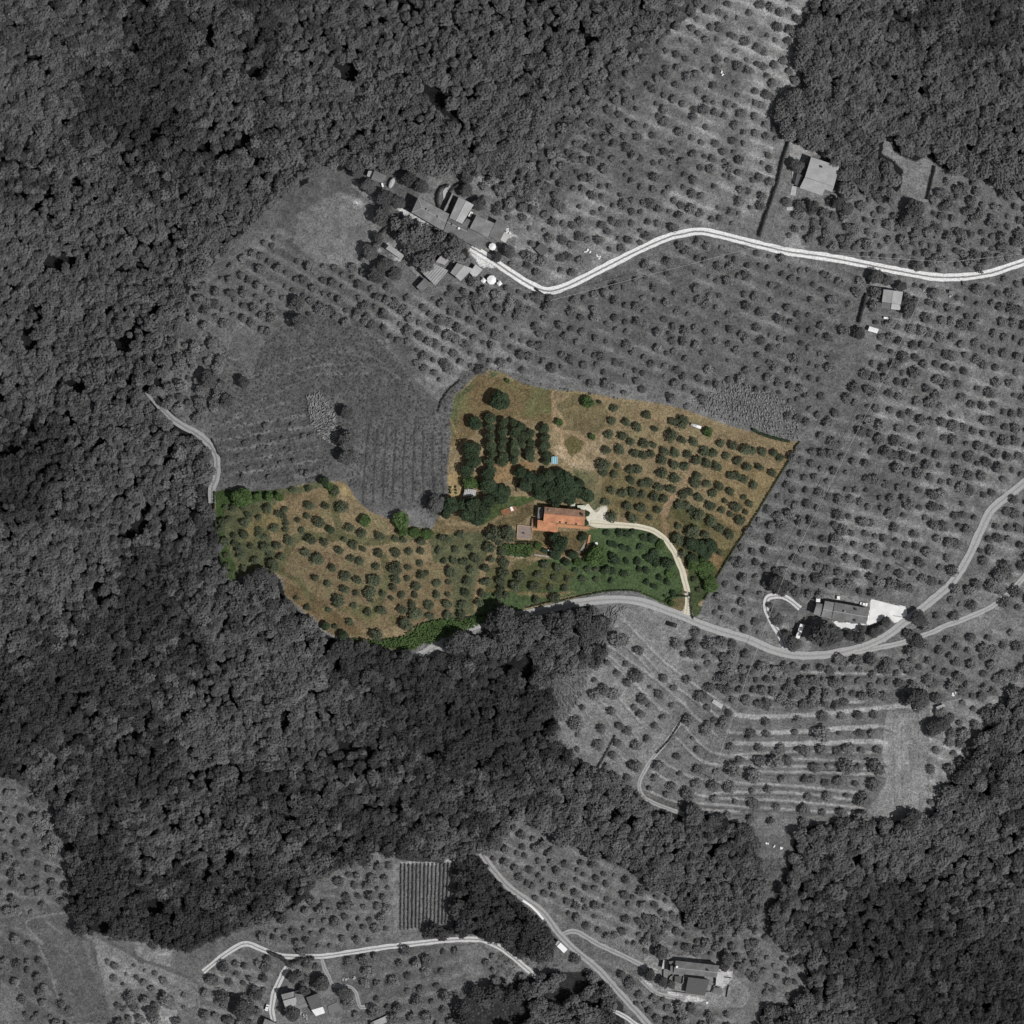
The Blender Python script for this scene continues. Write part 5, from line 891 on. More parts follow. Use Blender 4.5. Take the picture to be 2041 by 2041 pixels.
def wallrun(name, t, pts, h, w, m, label, cat='wall', parent=None, cap=None):
    """a wall or fence following the ground"""
    px = P(t, pts) if isinstance(pts, str) else pts; a = W2(px, 0)[:, :2]; L = np.concatenate([[0], np.cumsum(np.hypot(*np.diff(a, axis=0).T))]); s = np.linspace(0, L[-1], max(2, int(L[-1] / 1.5) + 1)); a = np.stack([np.interp(s, L, a[:, 0]), np.interp(s, L, a[:, 1])], 1)
    t_ = np.gradient(a, axis=0); t_ /= np.hypot(t_[:, 0], t_[:, 1])[:, None] + 1e-9; n_ = np.stack([-t_[:, 1], t_[:, 0]], 1) * w / 2; z = H(a[:, 0], a[:, 1]); V = []; F = []; o = np.array([a[0][0], a[0][1], z[0]])
    for i in range(len(a)):
        for sg, zz in ((-1, -.3), (1, -.3), (1, h), (-1, h)): V.append((a[i][0] + n_[i][0] * sg - o[0], a[i][1] + n_[i][1] * sg - o[1], z[i] + zz - o[2]))
    for i in range(len(a) - 1):
        k = i * 4
        for j in range(4): F.append((k + j, k + (j + 1) % 4, k + 4 + (j + 1) % 4, k + 4 + j))
    F += [(0, 3, 2, 1), (len(V) - 4, len(V) - 3, len(V) - 2, len(V) - 1)]
    ob = mk(name, V, F, M[m], parent)
    if parent is None: ob.location = tuple(o); tag(ob, label, cat)
    return ob
def fence(t, pts, h, label, m='dark', gap=3.0):
    px = P(t, pts); a = W2(px)[:, :2]; L = np.concatenate([[0], np.cumsum(np.hypot(*np.diff(a, axis=0).T))]); s = np.linspace(0, L[-1], max(2, int(L[-1] / gap) + 1)); a = np.stack([np.interp(s, L, a[:, 0]), np.interp(s, L, a[:, 1])], 1); z = H(a[:, 0], a[:, 1])
    e = empty('fence', (a[0][0], a[0][1], z[0]), label, 'fence'); pm = bpy.data.meshes.new('post'); q = MB().box((0, 0, h / 2 - .2), (.12, .12, h + .4)); pm.from_pydata(q.V, [], q.F); pm.materials.append(M[m])
    for i in range(min(len(a), 99)): o = bpy.data.objects.new('post', pm); COL.objects.link(o); o.parent = e; o.location = (a[i][0] - a[0][0], a[i][1] - a[0][1], z[i] - z[0])
    r = MB()
    for i in range(len(a) - 1):
        for f in (.35, .65, .95): r.cyl((a[i][0] - a[0][0], a[i][1] - a[0][1], z[i] - z[0] + h * f), (a[i + 1][0] - a[0][0], a[i + 1][1] - a[0][1], z[i + 1] - z[0] + h * f), .035, .035, 4)
    r.build('wires', M[m], e)
def hedge(t, pts, w, h, m, label, dens=9, name='hedge', leaf=.3, seed=0, pxs=None):
    px = pxs if pxs else P(t, pts); a = W2(px)[:, :2]; L = np.concatenate([[0], np.cumsum(np.hypot(*np.diff(a, axis=0).T))]); rs = np.random.RandomState(seed + len(px)); V = []; F = []; n = int(L[-1] * dens * max(1, w)); o = np.array([a[0][0], a[0][1], float(H(a[0][0], a[0][1]))])
    S_ = np.arange(0, L[-1], .8); c = np.stack([np.interp(S_, L, a[:, 0]), np.interp(S_, L, a[:, 1])], 1)
    for p in c:    # rough core
        k = len(V); q = rs.uniform(.85, 1.1, 12); zz = float(H(p[0], p[1])); V += [(p[0] + v[0] * w * .45 * s, p[1] + v[1] * w * .45 * s, zz + h * .45 + v[2] * h * .45 * s) for v, s in zip(ICV, q)]; F += [tuple(i + k for i in f) for f in ICF]
    for _ in range(n):
        s = rs.uniform(0, L[-1]); x = np.interp(s, L, a[:, 0]); y = np.interp(s, L, a[:, 1]); d = rs.normal(size=3); d /= np.linalg.norm(d); d[2] = abs(d[2]) * .9; x += d[0] * w * .5; y += d[1] * w * .5; z = float(H(x, y)) + h * (.45 + .5 * d[2]) + rs.uniform(-.1, .2)
        nn = d + np.array([0, 0, .4]) + rs.normal(size=3) * .4; nn /= np.linalg.norm(nn); u = np.cross(nn, rs.normal(size=3)); u /= np.linalg.norm(u); v = np.cross(nn, u); l = leaf * rs.uniform(.7, 1.3); p = np.array([x, y, z]); k = len(V); V += [p - u * l, p - v * l * .7, p + u * l, p + v * l * .7]; F.append((k, k + 1, k + 2, k + 3))
    V = [tuple(np.array(v) - o) for v in V]; ob = mk(name, V, F, M[m]); ob.location = tuple(o); return tag(ob, label, 'hedge')
def area_hedge(t, poly, h, m, label, step=.55, name='hedge', seed=3, leaf=.38, pxs=None):
    px = pxs if pxs else P(t, poly); rs = np.random.RandomState(seed); L = lattice(px, 12, step / S, step / S, .5, .02, seed, False); w = W2(L); o = w[0].copy(); V = []; F = []
    base = W2(px); k = len(V)
    for p in w:
        e = h * rs.uniform(.75, 1.12); nn = np.array([0, 0, 1.0]) + rs.normal(size=3) * .5; nn /= np.linalg.norm(nn); u = np.cross(nn, rs.normal(size=3)); u /= np.linalg.norm(u); v = np.cross(nn, u); l = leaf * rs.uniform(.8, 1.4); c = p + np.array([0, 0, e]); k = len(V)
        V += [c - u * l, c - v * l, c + u * l, c + v * l]; F.append((k, k + 1, k + 2, k + 3)); 
        if rs.rand() < .3: k = len(V); V += [p + np.array([v_[0] * .6, v_[1] * .6, h * .45 + v_[2] * h * .45]) for v_ in ICV]; F += [tuple(i + k for i in f) for f in ICF]
    V = [tuple(np.array(v) - o) for v in V]; ob = mk(name, V, F, M[m]); ob.location = tuple(o); return tag(ob, label, 'hedge')

# --- the estate's farmhouse
h = House('A', '1250,1610', 'farmhouse', 'orange-tiled farmhouse with a long gabled roof at the centre of the coloured estate')
h.block('1138,1498 1528,1532 1520,1678 1125,1640', 5.8, 1.5, 'gable', 'tile_orange', 'plaster', ridge=.47, rm2='tile_brown'); h.chimney(.93, .30, .9, 1.0, 'dark').chimney(.12, .2, .5, .5).skylight(.4, .92).skylight(.55, .94).skylight(.8, .94)  # rm2 gives the upper slope a darker, browner tile colour
h.block('1072,1620 1125,1640 1262,1660 1245,1742', 3.6, .3, 'flat', 'tile_orange', 'plaster', win=False) if False else None
h.block('1070,1622 1258,1660 1245,1745 1066,1712', 4.2, 1.0, 'shed', 'tile_orange', 'plaster')
h.block('1075,1505 1130,1500 1112,1615 1068,1608', 3.2, .4, 'shed', 'tile_mid', 'plaster', win=False)
h.block('1015,1610 1040,1606 1035,1692 1010,1690', 1.0, .1, 'flat', 'tile_brown', 'plaster', win=False)
def slab(name, t, pts, z, th, m, label, cat, parent=None):
    px = P(t, pts); g = W2(px); zt = g[:, 2].max() + z; q = W2(px, z)[:, :2]; o = np.array([*q.mean(0), g[:, 2].mean()]); V = [(p[0] - o[0], p[1] - o[1], zt - o[2]) for p in q] + [(p[0] - o[0], p[1] - o[1], g[:, 2].min() - .3 - o[2]) for p in q]; n = len(q)
    F = [tuple(range(n))[::-1], tuple(range(n, 2 * n))] + [(i, (i + 1) % n, n + (i + 1) % n, n + i) for i in range(n)]
    if inpoly(np.array([0.]), np.array([0.]), [(0, 0), (1, 0), (1, 1)]).any(): pass
    ob = mk(name, V, F, M[m], parent)
    if parent is None: ob.location = tuple(o); tag(ob, label, cat)
    return ob
slab('paved_terrace', 'A', '1262,1660 1565,1690 1562,1716 1268,1693 1258,1778 1245,1776 1250,1742 1018,1722 1022,1700 1245,1742', .25, .3, 'brick', 'narrow terracotta paved strip along the lower side of the orange farmhouse', 'paving')
pt = empty('patio', tuple(w1(P('A', '945,1740')[0])), 'square grey-pink tiled patio with low walls left of the orange farmhouse', 'patio')
def under(e, f): # helper: build top-level then reparent keeping the place
    for ob in f: ob.parent = e; ob.location = Vector(ob.location) - e.location; [ob.__delitem__(k) for k in ('label', 'category') if k in ob.keys()]
under(pt, [slab('floor', 'A', '880,1675 1018,1690 1012,1812 870,1808', .2, .2, 'paver', 'x', 'x'), wallrun('low_wall', 'A', '880,1672 1018,1690 1012,1812 870,1808 880,1672', 1.0, .3, 'plaster', 'x'),
           wallrun('low_wall', 'A', '1018,1610 1022,1700', .9, .3, 'plaster', 'x')])
def furniture(name, t, p, label, cat, n=4, r=1.0, m='white', top=None):
    c = w1(P(t, p)[0]); e = empty(name, tuple(c), label, cat)
    MB().cyl((0, 0, .72), (0, 0, .78), r, r, 12).build('top', M[m], e)
    for i in range(n): a = 6.28 * i / n; MB().cyl((math.cos(a) * r * .6, math.sin(a) * r * .6, -.05), (math.cos(a) * r * .6, math.sin(a) * r * .6, .72), .04, .04, 6).build('leg', M[m], e)
    return e
furniture('garden_table', 'A', '775,1693', 'small pale square garden table on the lawn left of the patio', 'table', 4, .5, 'concrete')
furniture('garden_table', 'D', '872,347', 'white garden table among dark bushes under the terracotta corner', 'table', 4, .6)
furniture('garden_table', 'D', '855,340', 'smaller white garden table touching the left of the other among bushes', 'table', 4, .35)
furniture('garden_table', 'D', '1190,293', 'white table standing alone on the green slope right of the garden wall', 'table', 4, .7)
furniture('patio_table', 'A', '935,1750', 'dark table with thin legs in the middle of the tiled patio', 'table', 4, .45, 'dark').location.z += .35
slab('flat_roof_shelter', 'A', '1380,1465 1432,1462 1430,1490 1380,1492', 2.3, .1, 'shelter', 'small pale flat-topped shelter behind the farmhouse, left one of two', 'shelter')
slab('flat_roof_shelter', 'A', '1452,1484 1522,1482 1524,1530 1490,1522 1456,1510', 2.3, .1, 'shelter', 'pale greenish flat-topped shelter behind the farmhouse, right one of two', 'shelter')
tr = empty('timber_deck', tuple(w1(P('A', '790,1537')[0])), 'rust-brown rectangular deck with boards lying on the lawn left of the farmhouse', 'deck')
under(tr, [slab('boards', 'A', '715,1535 855,1490 872,1530 730,1580', .35, .2, 'brickdk', 'x', 'x')] + [wallrun('rim', 'A', '715,1535 855,1490 872,1530 730,1580 715,1535', .5, .2, 'brick', 'x')])
slab('white_box', 'A', '803,1500 825,1496 842,1532 816,1540', .9, .4, 'white', 'white box standing on the right end of the rust-brown deck', 'box')
# garden
wallrun('garden_wall', 'A', '1573,1768 1560,1840 1540,1900', .5, 1.0, 'brick', 'broad terracotta-topped garden wall descending right of the grey path')
hA = slab('garden_path', 'D', '1118,268 1100,350 1075,340', .12, .1, 'path', 'grey triangular paved path inside the terracotta garden wall', 'path')
wallrun('garden_wall', 'D', '805,312 830,318 890,325', .8, .3, 'brick', 'short terracotta wall above the white garden tables'); wallrun('stone_edge', 'D', '590,380 680,390', .5, .35, 'concrete', 'thin pale edging below the thick bright garden hedge', 'edging')
wallrun('stone_edge', 'D', '755,370 870,385', .5, .35, 'concrete', 'pale edging under the white garden tables', 'edging'); wallrun('stone_edge', 'D', '955,396 1010,408', .5, .4, 'path', 'short pale edging beside the dark shrubs', 'edging'); wallrun('stone_edge', 'D', '1000,345 1080,352', .4, .3, 'path', 'pale edging left of the triangular path', 'edging')
area_hedge('D', '545,300 600,300 740,300 750,345 720,390 660,385 500,370 520,320', 2.0, 'bright', 'thick bright green hedge block below the tiled patio', seed=5)
hedge('D', '630,282 780,285', .8, 1.2, 'oak', 'thin dark hedge dotted below the patio'); 
# blue shed, corrugated shed
h = House('A', '1232,1048', 'garden_shed', 'small shed with a pale blue roof at the foot of the plantation', 'shed'); h.block('1203,1013 1262,1015 1262,1085 1203,1083', 2.2, .3, 'shed', 'sheet_blue', 'grey', win=False, ribs=3)
h = House('A', '415,1358', 'garden_shed', 'grey corrugated shed among tall dark trees at the left border', 'shed'); h.block('372,1318 480,1338 470,1392 355,1398', 2.3, .5, 'shed', 'sheet_pale', 'grey', win=False, ribs=6)
# long white tank
c = w1(P('B', '803,425')[0]); a_ = math.atan2(-(440 - 410), 850 - 757); e = empty('water_tank', tuple(c), 'long narrow white tank lying at the top edge of the golden grove', 'tank', rz=a_); L_ = 93 * tk('B') * S / 2
m_ = MB(); m_.cyl((-L_, 0, .75), (L_, 0, .75), .75, .75, 16); m_.build('barrel', M['white'], e, True)
for sx in (-.7, 0, .7): MB().box((sx * L_, 0, .2), (.3, 1.2, .6)).build('cradle', M['grey'], e)
MB().cyl((0, 0, 1.45), (0, 0, 1.65), .3, .3, 10).build('hatch', M['grey'], e)
# hedges of the estate
area_hedge('C', '', 1.6, 'bright', 'long bright green hedge along the lane at the bottom of the estate', pxs=[tuple(p[:2]) for p in HEDGE1], step=.6, seed=8)
hedge('D', '700,742 850,705 950,690 1100,655 1250,628 1350,620 1440,622 1500,632', .7, 1.4, 'oak', 'dark clipped hedge between the green slope and the curving lane', seed=2)
hedge('D', '1500,635 1580,668 1665,708 1690,722', 1.1, 1.2, 'bright', 'bright hedge end curving down towards the entrance', seed=3)
hedge('D', '1672,702 1690,680 1730,662 1790,658 1812,662', .9, 1.6, 'oak', 'dark hooked hedge beside the entrance gate', seed=4)
hedge('D', '1845,640 1850,700 1858,770 1866,820', .9, 2.2, 'oak', 'tall dark hedge right of the entrance gate', seed=5)
hedge('B', '', .9, 1.5, 'plantation', 'dark hedge line following the right border of the estate', pxs=P('B', '1690,562 1620,690 1500,880 1350,1130 1200,1370 1120,1490 1000,1690 870,1920'), seed=6, dens=7)
hedge('C', '', .9, 1.6, 'oak', 'dark hedge along the left edge of the estate beside the wood', pxs=P('C', '108,310 105,430 120,600 145,800 185,930 230,1000'), seed=7)
hedge('B', '1290,455 1350,490 1440,520 1530,545 1600,560', 1.6, 2.0, 'oak', 'row of dark shrubs on the top right corner border of the estate', seed=8)
hedge('D', '0,850 180,828 330,805 440,785', .8, 1.3, 'oak', 'thin dark hedge above the bright roadside hedge', seed=9)
hedge('A', '900,1265 860,1330 870,1350', .9, 1.0, 'oak', 'low dark shrubs beside the bare patch under the plantation', seed=10)
for (x, y) in ((1825, 640), (1835, 668)):
    p = P('D', '%d,%d' % (x, y))[0]; c = w1(p); e = empty('gate_pillar', tuple(c), 'stone entrance pillar beside the drive mouth, %s one' % ('upper' if y < 650 else 'lower'), 'pillar'); MB().box((0, 0, .9), (.6, .6, 2.2)).build('shaft', M['stone'], e); MB().box((0, 0, 2.08), (.8, .8, .16)).build('cap', M['concrete'], e)
for k in range(8): p = (P('A', '225,%d' % (1310 + k * 15))[0]); c = None
for i, (x, y) in enumerate([(228, 1310), (225, 1335), (280, 1305), (282, 1335), (285, 1365), (228, 1362)]): tree('vegetable_plant', 'young', T('A', [(x, y)])[0], .6, 'small green plant %s from the top in the %s row of the tan vegetable plot' % (ORD[[0, 1, 0, 1, 2, 2][i]], 'left' if x < 250 else 'right'), 'plant', 'plants of the vegetable plot', .8)

# --- hamlet
h = House('G1', '950,600', 'farmstead', 'long grey-tiled farmstead of joined roofs at the upper left hamlet')
h.block('645,355 945,515 885,678 580,498', 5.8, 1.4, 'hip', 'tile_grey', ridge=.48, hip=(.22, 0)); h.chimney(.38, .40).chimney(.45, .42, .5, .9).chimney(.75, .46)
h.block('940,555 1130,650 1085,770 888,682', 5.2, 1.2, 'gable', 'tile_mid', ridge=.3); h.chimney(.3, .3).chimney(.6, .35, .7, 1.0, 'white')
h.block('1128,655 1312,748 1245,865 1075,765', 4.6, 1.3, 'shed', 'tile_mid')
h.block('1035,352 945,552 1068,612 1180,425', 6.2, 1.2, 'gable', 'tile_pale', ridge=.5)
h.block('1205,530 1382,605 1315,742 1140,652', 5.0, 1.2, 'shed', 'tile_grey'); h.block('1115,558 1167,585 1128,650 1065,618', 3.6, .4, 'shed', 'tile_mid', win=False)
h.block('1402,570 1508,625 1428,782 1325,728', 4.6, 1.0, 'shed', 'tile_mid')
h = House('G1', '1480,740', 'lean_to', 'pale-roofed little hut at the right end of the hamlet roofs', 'hut'); h.block('1468,688 1528,712 1486,792 1434,765', 2.6, .3, 'shed', 'sheet_pale', win=False)
h = House('G1', '1150,520', 'lean_to', 'tiny white-roofed lean-to against the tall barn of the hamlet', 'hut'); h.block('1150,490 1175,500 1150,545 1125,535', 2.4, .2, 'shed', 'sheet_white', win=False)
h = House('G1', '912,455', 'lean_to', 'white-roofed box hut between the curved hedge and the tall barn', 'hut'); h.block('910,425 940,437 918,488 888,472', 2.2, .2, 'shed', 'sheet_white', win=False)
wallrun('stone_wall', 'G1', '980,320 900,490', 3.4, .8, 'stone', 'tall grey wall left of the tall hamlet barn')
h = House('G1', '810,1095', 'barn', 'striped grey barn with dark roof bands below the hamlet trees', 'barn'); h.block('785,985 935,1060 810,1203 690,1088', 4.6, 1.0, 'shed', 'tile_pale', ribs=7)
h = House('G1', '695,1198', 'barn', 'small low barn at the lower left corner of the striped barn', 'barn'); h.block('708,1130 765,1185 680,1268 628,1215', 3.2, .5, 'shed', 'tile_mid')
h = House('G1', '885,950', 'ruin', 'roofless pale ruin above the striped barn', 'ruin'); h.block('870,905 962,942 900,1005 815,975', 1.6, .1, 'flat', 'tile_pale', win=False)
h = House('G1', '1060,1065', 'barn', 'two-toned gabled barn by the head of the white track', 'barn'); h.block('1020,985 955,1080 1055,1158 1172,1042', 4.2, 1.1, 'gable', 'tile_pale', ridge=.45)
h = House('G1', '1200,1065', 'shed', 'pale square-roofed shed at the head of the white track', 'shed'); h.block('1197,1000 1265,1050 1190,1132 1140,1080', 2.8, .4, 'shed', 'sheet_pale', win=False)
h = House('G1', '430,890', 'shed', 'narrow ribbed grey shed amid pale rubble left of the hamlet trees', 'shed'); h.block('368,810 512,915 482,955 333,848', 2.8, .4, 'shed', 'tile_pale', win=False)
h = House('G1', '1840,855', 'shed', 'dark square-roofed shed alone right of the hamlet', 'shed'); h.block('1832,788 1908,860 1840,928 1768,852', 2.6, .4, 'shed', 'sheet_dark', win=False)
h = House('G1', '265,160', 'shed', 'grey flat-roofed shed in the small ruined yard at the upper left of the hamlet', 'shed'); h.block('225,95 340,150 300,218 190,180', 2.2, .3, 'shed', 'tile_mid', win=False)
h = House('G1', '185,130', 'shed', 'ragged pale shed roof left of the grey flat-roofed shed', 'shed'); h.block('165,100 222,100 200,170 150,150', 2.0, .3, 'shed', 'tile_pale', win=False)
e = empty('oval_tank', tuple(w1(P('G1', '390,218')[0])), 'tall oval pale grey tank at the upper left of the hamlet', 'tank', rz=math.radians(-25)); o = bpy.data.meshes.new('shell')
V_, F_ = [], []
for j in range(6):
    for i in range(16): a = 6.2832 * i / 16; r = math.cos(j / 5 * 1.45); V_.append((math.cos(a) * 1.25 * (r if j else 1), math.sin(a) * 2.7 * (r if j else 1), -.3 if j == 0 else 1.2 + math.sin(j / 5 * 1.45) * .8))
for j in range(5):
    for i in range(16): F_.append((j * 16 + i, j * 16 + (i + 1) % 16, (j + 1) * 16 + (i + 1) % 16, (j + 1) * 16 + i))
F_.append(tuple(range(80, 96))); mk('shell', V_, F_, M['concrete'], e, smooth_=True); MB().cyl((0, 0, 1.9), (0, 0, 2.15), .3, .3, 10).build('hatch', M['grey'], e)
slab('white_crate', 'G1', '288,218 305,215 315,250 298,256', 1.0, .4, 'white', 'small white crate beside the oval tank', 'crate')
def parasol(p, r, n, label, rz=0, poly=None):
    c = w1(P('G1', p)[0]); e = empty('parasol', tuple(c), label, 'parasol', rz=rz); V = [(0, 0, 3.1)] + [(math.cos(6.2832 * i / n) * r, math.sin(6.2832 * i / n) * r, 2.4) for i in range(n)] + [(math.cos(6.2832 * i / n) * r, math.sin(6.2832 * i / n) * r, 2.25) for i in range(n)]
    F = [(0, 1 + i, 1 + (i + 1) % n) for i in range(n)] + [(1 + i, 1 + n + i, 1 + n + (i + 1) % n, 1 + (i + 1) % n) for i in range(n)]; cn = mk('canopy', V, F, M['white'], e); MB().cyl((0, 0, -.1), (0, 0, 3.15), .06, .05, 8).build('pole', M['grey'], e); MB().cyl((0, 0, 0), (0, 0, .15), .5, .45, 12).build('base', M['concrete'], e)
    for i in range(n): MB().cyl((0, 0, 2.5), (math.cos(6.2832 * i / n) * r * .6, math.sin(6.2832 * i / n) * r * .6, 2.62), .02, .02, 4).build('rib', M['grey'], cn)
k1 = tk('G1') * S
parasol('1352,1152', 46 * k1, 8, 'largest white octagonal parasol in the hamlet garden', math.radians(22)); parasol('1275,1158', 29 * k1, 4, 'small square white parasol left of the octagonal one', .05); parasol('1428,1185', 29 * k1, 4, 'small square white parasol right of the octagonal one', -.1); parasol('1360,832', 36 * k1, 8, 'white round parasol in the dark court below the hamlet roofs')
hedge('G1', '845,460 828,380 838,310 870,260 930,245', 1.6, 2.2, 'wood_dark', 'dark curved hedge above the long hamlet roof', seed=11); hedge('G1', '950,300 985,260 1060,220 1100,190', 1.5, 2.2, 'wood_dark', 'second dark curved hedge, north of the tall barn', seed=12)
hedge('G1', '90,960 130,880 215,820 260,740 330,660 380,590', 1.6, 2.2, 'wood_dark', 'dark winding hedge on the right border of the hamlet meadow', seed=13)
slab('pale_path', 'G1', '890,380 880,300 920,240 1020,245 960,275 915,310 900,370', .12, .1, 'concrete', 'pale curved paving inside the two curved hedges', 'paving')
def junk(t, spots_, label, m='white', r=.7, seed=1, name='rubble_heap'):
    rs = np.random.RandomState(seed); pp = P(t, spots_); c = w1(pp[0]); mb = MB()
    for p in pp:
        w = w1(p)
        for _ in range(5): mb.box((w[0] - c[0] + rs.uniform(-r, r), w[1] - c[1] + rs.uniform(-r, r), w[2] - c[2] + rs.uniform(.1, .5)), tuple(rs.uniform(.25, .8, 3)), rs.uniform(0, 3))
    ob = mb.build(name, M[m]); ob.location = tuple(c); tag(ob, label, 'rubble')
junk('G1', '1495,655 1500,680 1515,690', 'white clutter beside the pale-roofed little hut', seed=1); junk('G1', '1430,265 1430,290 1415,310', 'white clutter on the pale ground north of the hamlet', seed=2, r=.5); junk('G1', '450,780 480,810 465,850 490,930', 'pale stone rubble beside the narrow ribbed shed', 'concrete', seed=3, r=1.2)
junk('E2', '1385,1425 1395,1415 1410,1430', 'white clutter between grey trees above the white track', seed=4, r=.5); junk('E2', '1452,1450 1460,1458', 'white tarpaulin scraps right of the clutter above the white track', seed=5, r=.6); junk('E3', '222,410 230,425', 'white sacks lying in the big north grove', seed=6, r=.4)
junk('G6', '300,485 320,530', 'white sacks left of the square-roofed house', seed=7, r=.5); junk('F3', '1530,65 1545,55 1535,75', 'white debris right of the mown strip top', seed=8, r=.4); junk('F3', '1770,1330 1800,1290 1830,1260', 'pale rocks in the dark gully at the lower right', 'concrete', seed=9, r=1.4); junk('F3', '960,1850 1000,1835 1050,1832', 'white rocks in the clearing at the bottom right', 'concrete', seed=10, r=.9)
junk('G5', '1245,310 1280,320 1370,290', 'pale rubble strip above the small bottom path', 'concrete', seed=11, r=.7); junk('G5', '740,720 770,750 790,770', 'pale garden clutter under the dark-roofed house', 'concrete', seed=12, r=.8); junk('G1', '1345,1255 1370,1280', 'scattered white stones under the octagonal parasol', 'concrete', seed=13, r=1.0)
junk('G6', '1070,290 1100,310', 'pale clutter hut right of the square-roofed house', 'concrete', seed=14, r=.9); junk('G6', '1165,312', 'small white heap right of the pale clutter', seed=15, r=.5); junk('G6', '1455,365 1440,380', 'pale boards heap in the fenced garden', 'concrete', seed=16, r=.6); junk('F3', '430,905 480,915 520,930 560,938', 'white netting strip lying below the lower terraces', 'white', seed=17, r=.5)

# --- lone house in the upper right
h = House('G2', '490,480', 'house', 'large pale-roofed house at the edge of the top right wood')
h.block('412,283 712,385 672,520 375,418', 5.6, .9, 'shed', 'tile_pale') if False else h.block('412,283 712,385 655,600 345,500', 5.6, 1.2, 'gable', 'tile_pale', ridge=.62); h.chimney(.42, .3, .7, .9, 'dark')
h.block('342,505 582,580 528,697 288,615', 4.4, .8, 'shed', 'tile_pale'); h.block('575,578 655,602 636,657 560,632', 4.4, .4, 'shed', 'tile_pale', win=False)
h = House('G2', '280,520', 'garage', 'flat dark-roofed garage beside the large pale-roofed house', 'garage'); h.block('262,455 322,480 290,600 232,580', 2.4, .1, 'flat', 'poolcover', win=False)
slab('paved_apron', 'G2', '210,420 260,445 232,560 205,520', .1, .1, 'concrete', 'pale concrete strip left of the flat dark garage', 'paving'); slab('paved_apron', 'G2', '205,595 255,600 245,700 190,690', .12, .1, 'concrete', 'pale concrete pad below the flat dark garage', 'paving'); slab('paved_pad', 'G2', '150,820 215,815 215,855 150,855', .12, .1, 'concrete', 'small white pad in the trees below the garage', 'paving')
hedge('E3', '605,795 570,900 540,1030 505,1130 460,1260 435,1340', 1.4, 2.6, 'wood_dark', 'long dark hedge dividing the north grove from the pale-roofed house plot', seed=14)
hedge('E3', '1430,945 1410,1030 1385,1135', 1.2, 2.2, 'wood_dark', 'dark hedge on the right side of the mown clearing', seed=15); fence('E3', '690,460 675,550', 1.8, 'dark fence by the pale gap in the wood edge'); fence('E3', '1345,1290 1320,1400 1295,1500', 1.5, 'dark fence between trees above the right part of the white track')
# --- square-roofed house
h = House('G6', '580,400', 'house', 'square two-toned grey-roofed house below the right part of the white track'); h.block('455,272 430,458 708,500 742,312', 4.6, 1.0, 'gable', 'sheet_pale', ridge=.5) if False else h.block('742,312 708,500 430,458 455,272', 4.6, 1.0, 'gable', 'tile_pale', ridge=.5)
h.block('430,462 570,482 562,562 415,545', 2.6, .3, 'shed', 'tile_mid', win=False); h.block('572,482 708,503 702,582 562,565', 3.2, .4, 'shed', 'sheet_pale', win=False)
h = House('G6', '305,868', 'canopy_tent', 'bright white rectangular canopy below the square-roofed house', 'canopy'); h.block('245,818 386,862 357,925 222,885', 2.4, .3, 'gable', 'sheet_white', 'white', win=False)
c = w1(P('G6', '487,700')[0]); e = empty('boat_trailer', tuple(c), 'small white caravan among trees below the square-roofed house', 'caravan', rz=-.15); MB().box((0, 0, .95), (2.3, 1.0, 1.2), ch=.2).build('body', M['white'], e)
for sy in (-.5, .5): MB().cyl((0, sy - .08, .3), (0, sy + .08, .3), .3, .3, 12).build('wheel', M['tyre'], e)
h = House('G6', '1470,318', 'shed', 'small grey shed in the fenced garden near the white track', 'shed'); h.block('1428,292 1515,302 1510,345 1425,338', 2.3, .3, 'shed', 'tile_grey', win=False)
hedge('G6', '265,40 250,130 235,190', 1.3, 2.4, 'wood_dark', 'dark hedge at the upper left of the square-roofed house plot', seed=16); hedge('G6', '195,345 160,480 120,640 95,760', 1.5, 2.8, 'wood_dark', 'tall dark hedge left of the square-roofed house', seed=17)
fence('G6', '1670,650 1600,860 1530,1060 1490,1190', 1.6, 'thin dark wire fence right of the square-roofed house plot'); fence('E4', '1245,225 1350,255 1530,300', 1.6, 'dark wire fence at the lower edge of the fenced garden'); fence('E4', '1245,225 1190,390', 1.6, 'dark wire fence running down from the fenced garden corner')
# --- long farmhouse on the right
h = House('G3', '1000,390', 'long_farmhouse', 'long grey-roofed farmhouse beside the white gravel yard at right')
h.block('905,278 1285,347 1252,520 872,458', 5.6, 1.3, 'gable', 'tile_mid', ridge=.54); h.chimney(.32, .45, .6, 1).chimney(.62, .2, .7, 1, 'dark').chimney(.65, .88, .7, .9, 'dark')
h.block('797,263 908,283 874,465 755,436', 5.2, 1.1, 'gable', 'tile_grey', ridge=.52); h.block('705,288 780,298 750,440 670,405', 4.6, 1.0, 'gable', 'tile_grey', ridge=.35); h.block('868,455 1010,478 1005,500 880,480', 2.5, .1, 'flat', 'tile_brown' if False else 'tile_mid', win=False)
h.block('700,238 745,240 742,278 698,275', 3.4, .1, 'flat', 'sheet_white', win=False)
h = House('G3', '515,610', 'shed', 'narrow shed with a bright white roof inside the loop track', 'shed'); h.block('572,527 525,515 468,680 508,698', 3.0, .3, 'shed', 'sheet_white', win=False)
slab('paved_pad', 'G3', '572,565 622,588 590,690 530,672', .15, .1, 'tile_mid', 'grey slab right of the narrow white-roofed shed', 'slab'); slab('white_box', 'G3', '905,476 940,480 938,500 902,495', 1.6, .4, 'white', 'white box at the lower wall of the long farmhouse', 'box'); slab('white_box', 'G3', '930,208 962,212 960,250 928,246', 1.5, .4, 'white', 'white box on the slope above the long farmhouse', 'box')
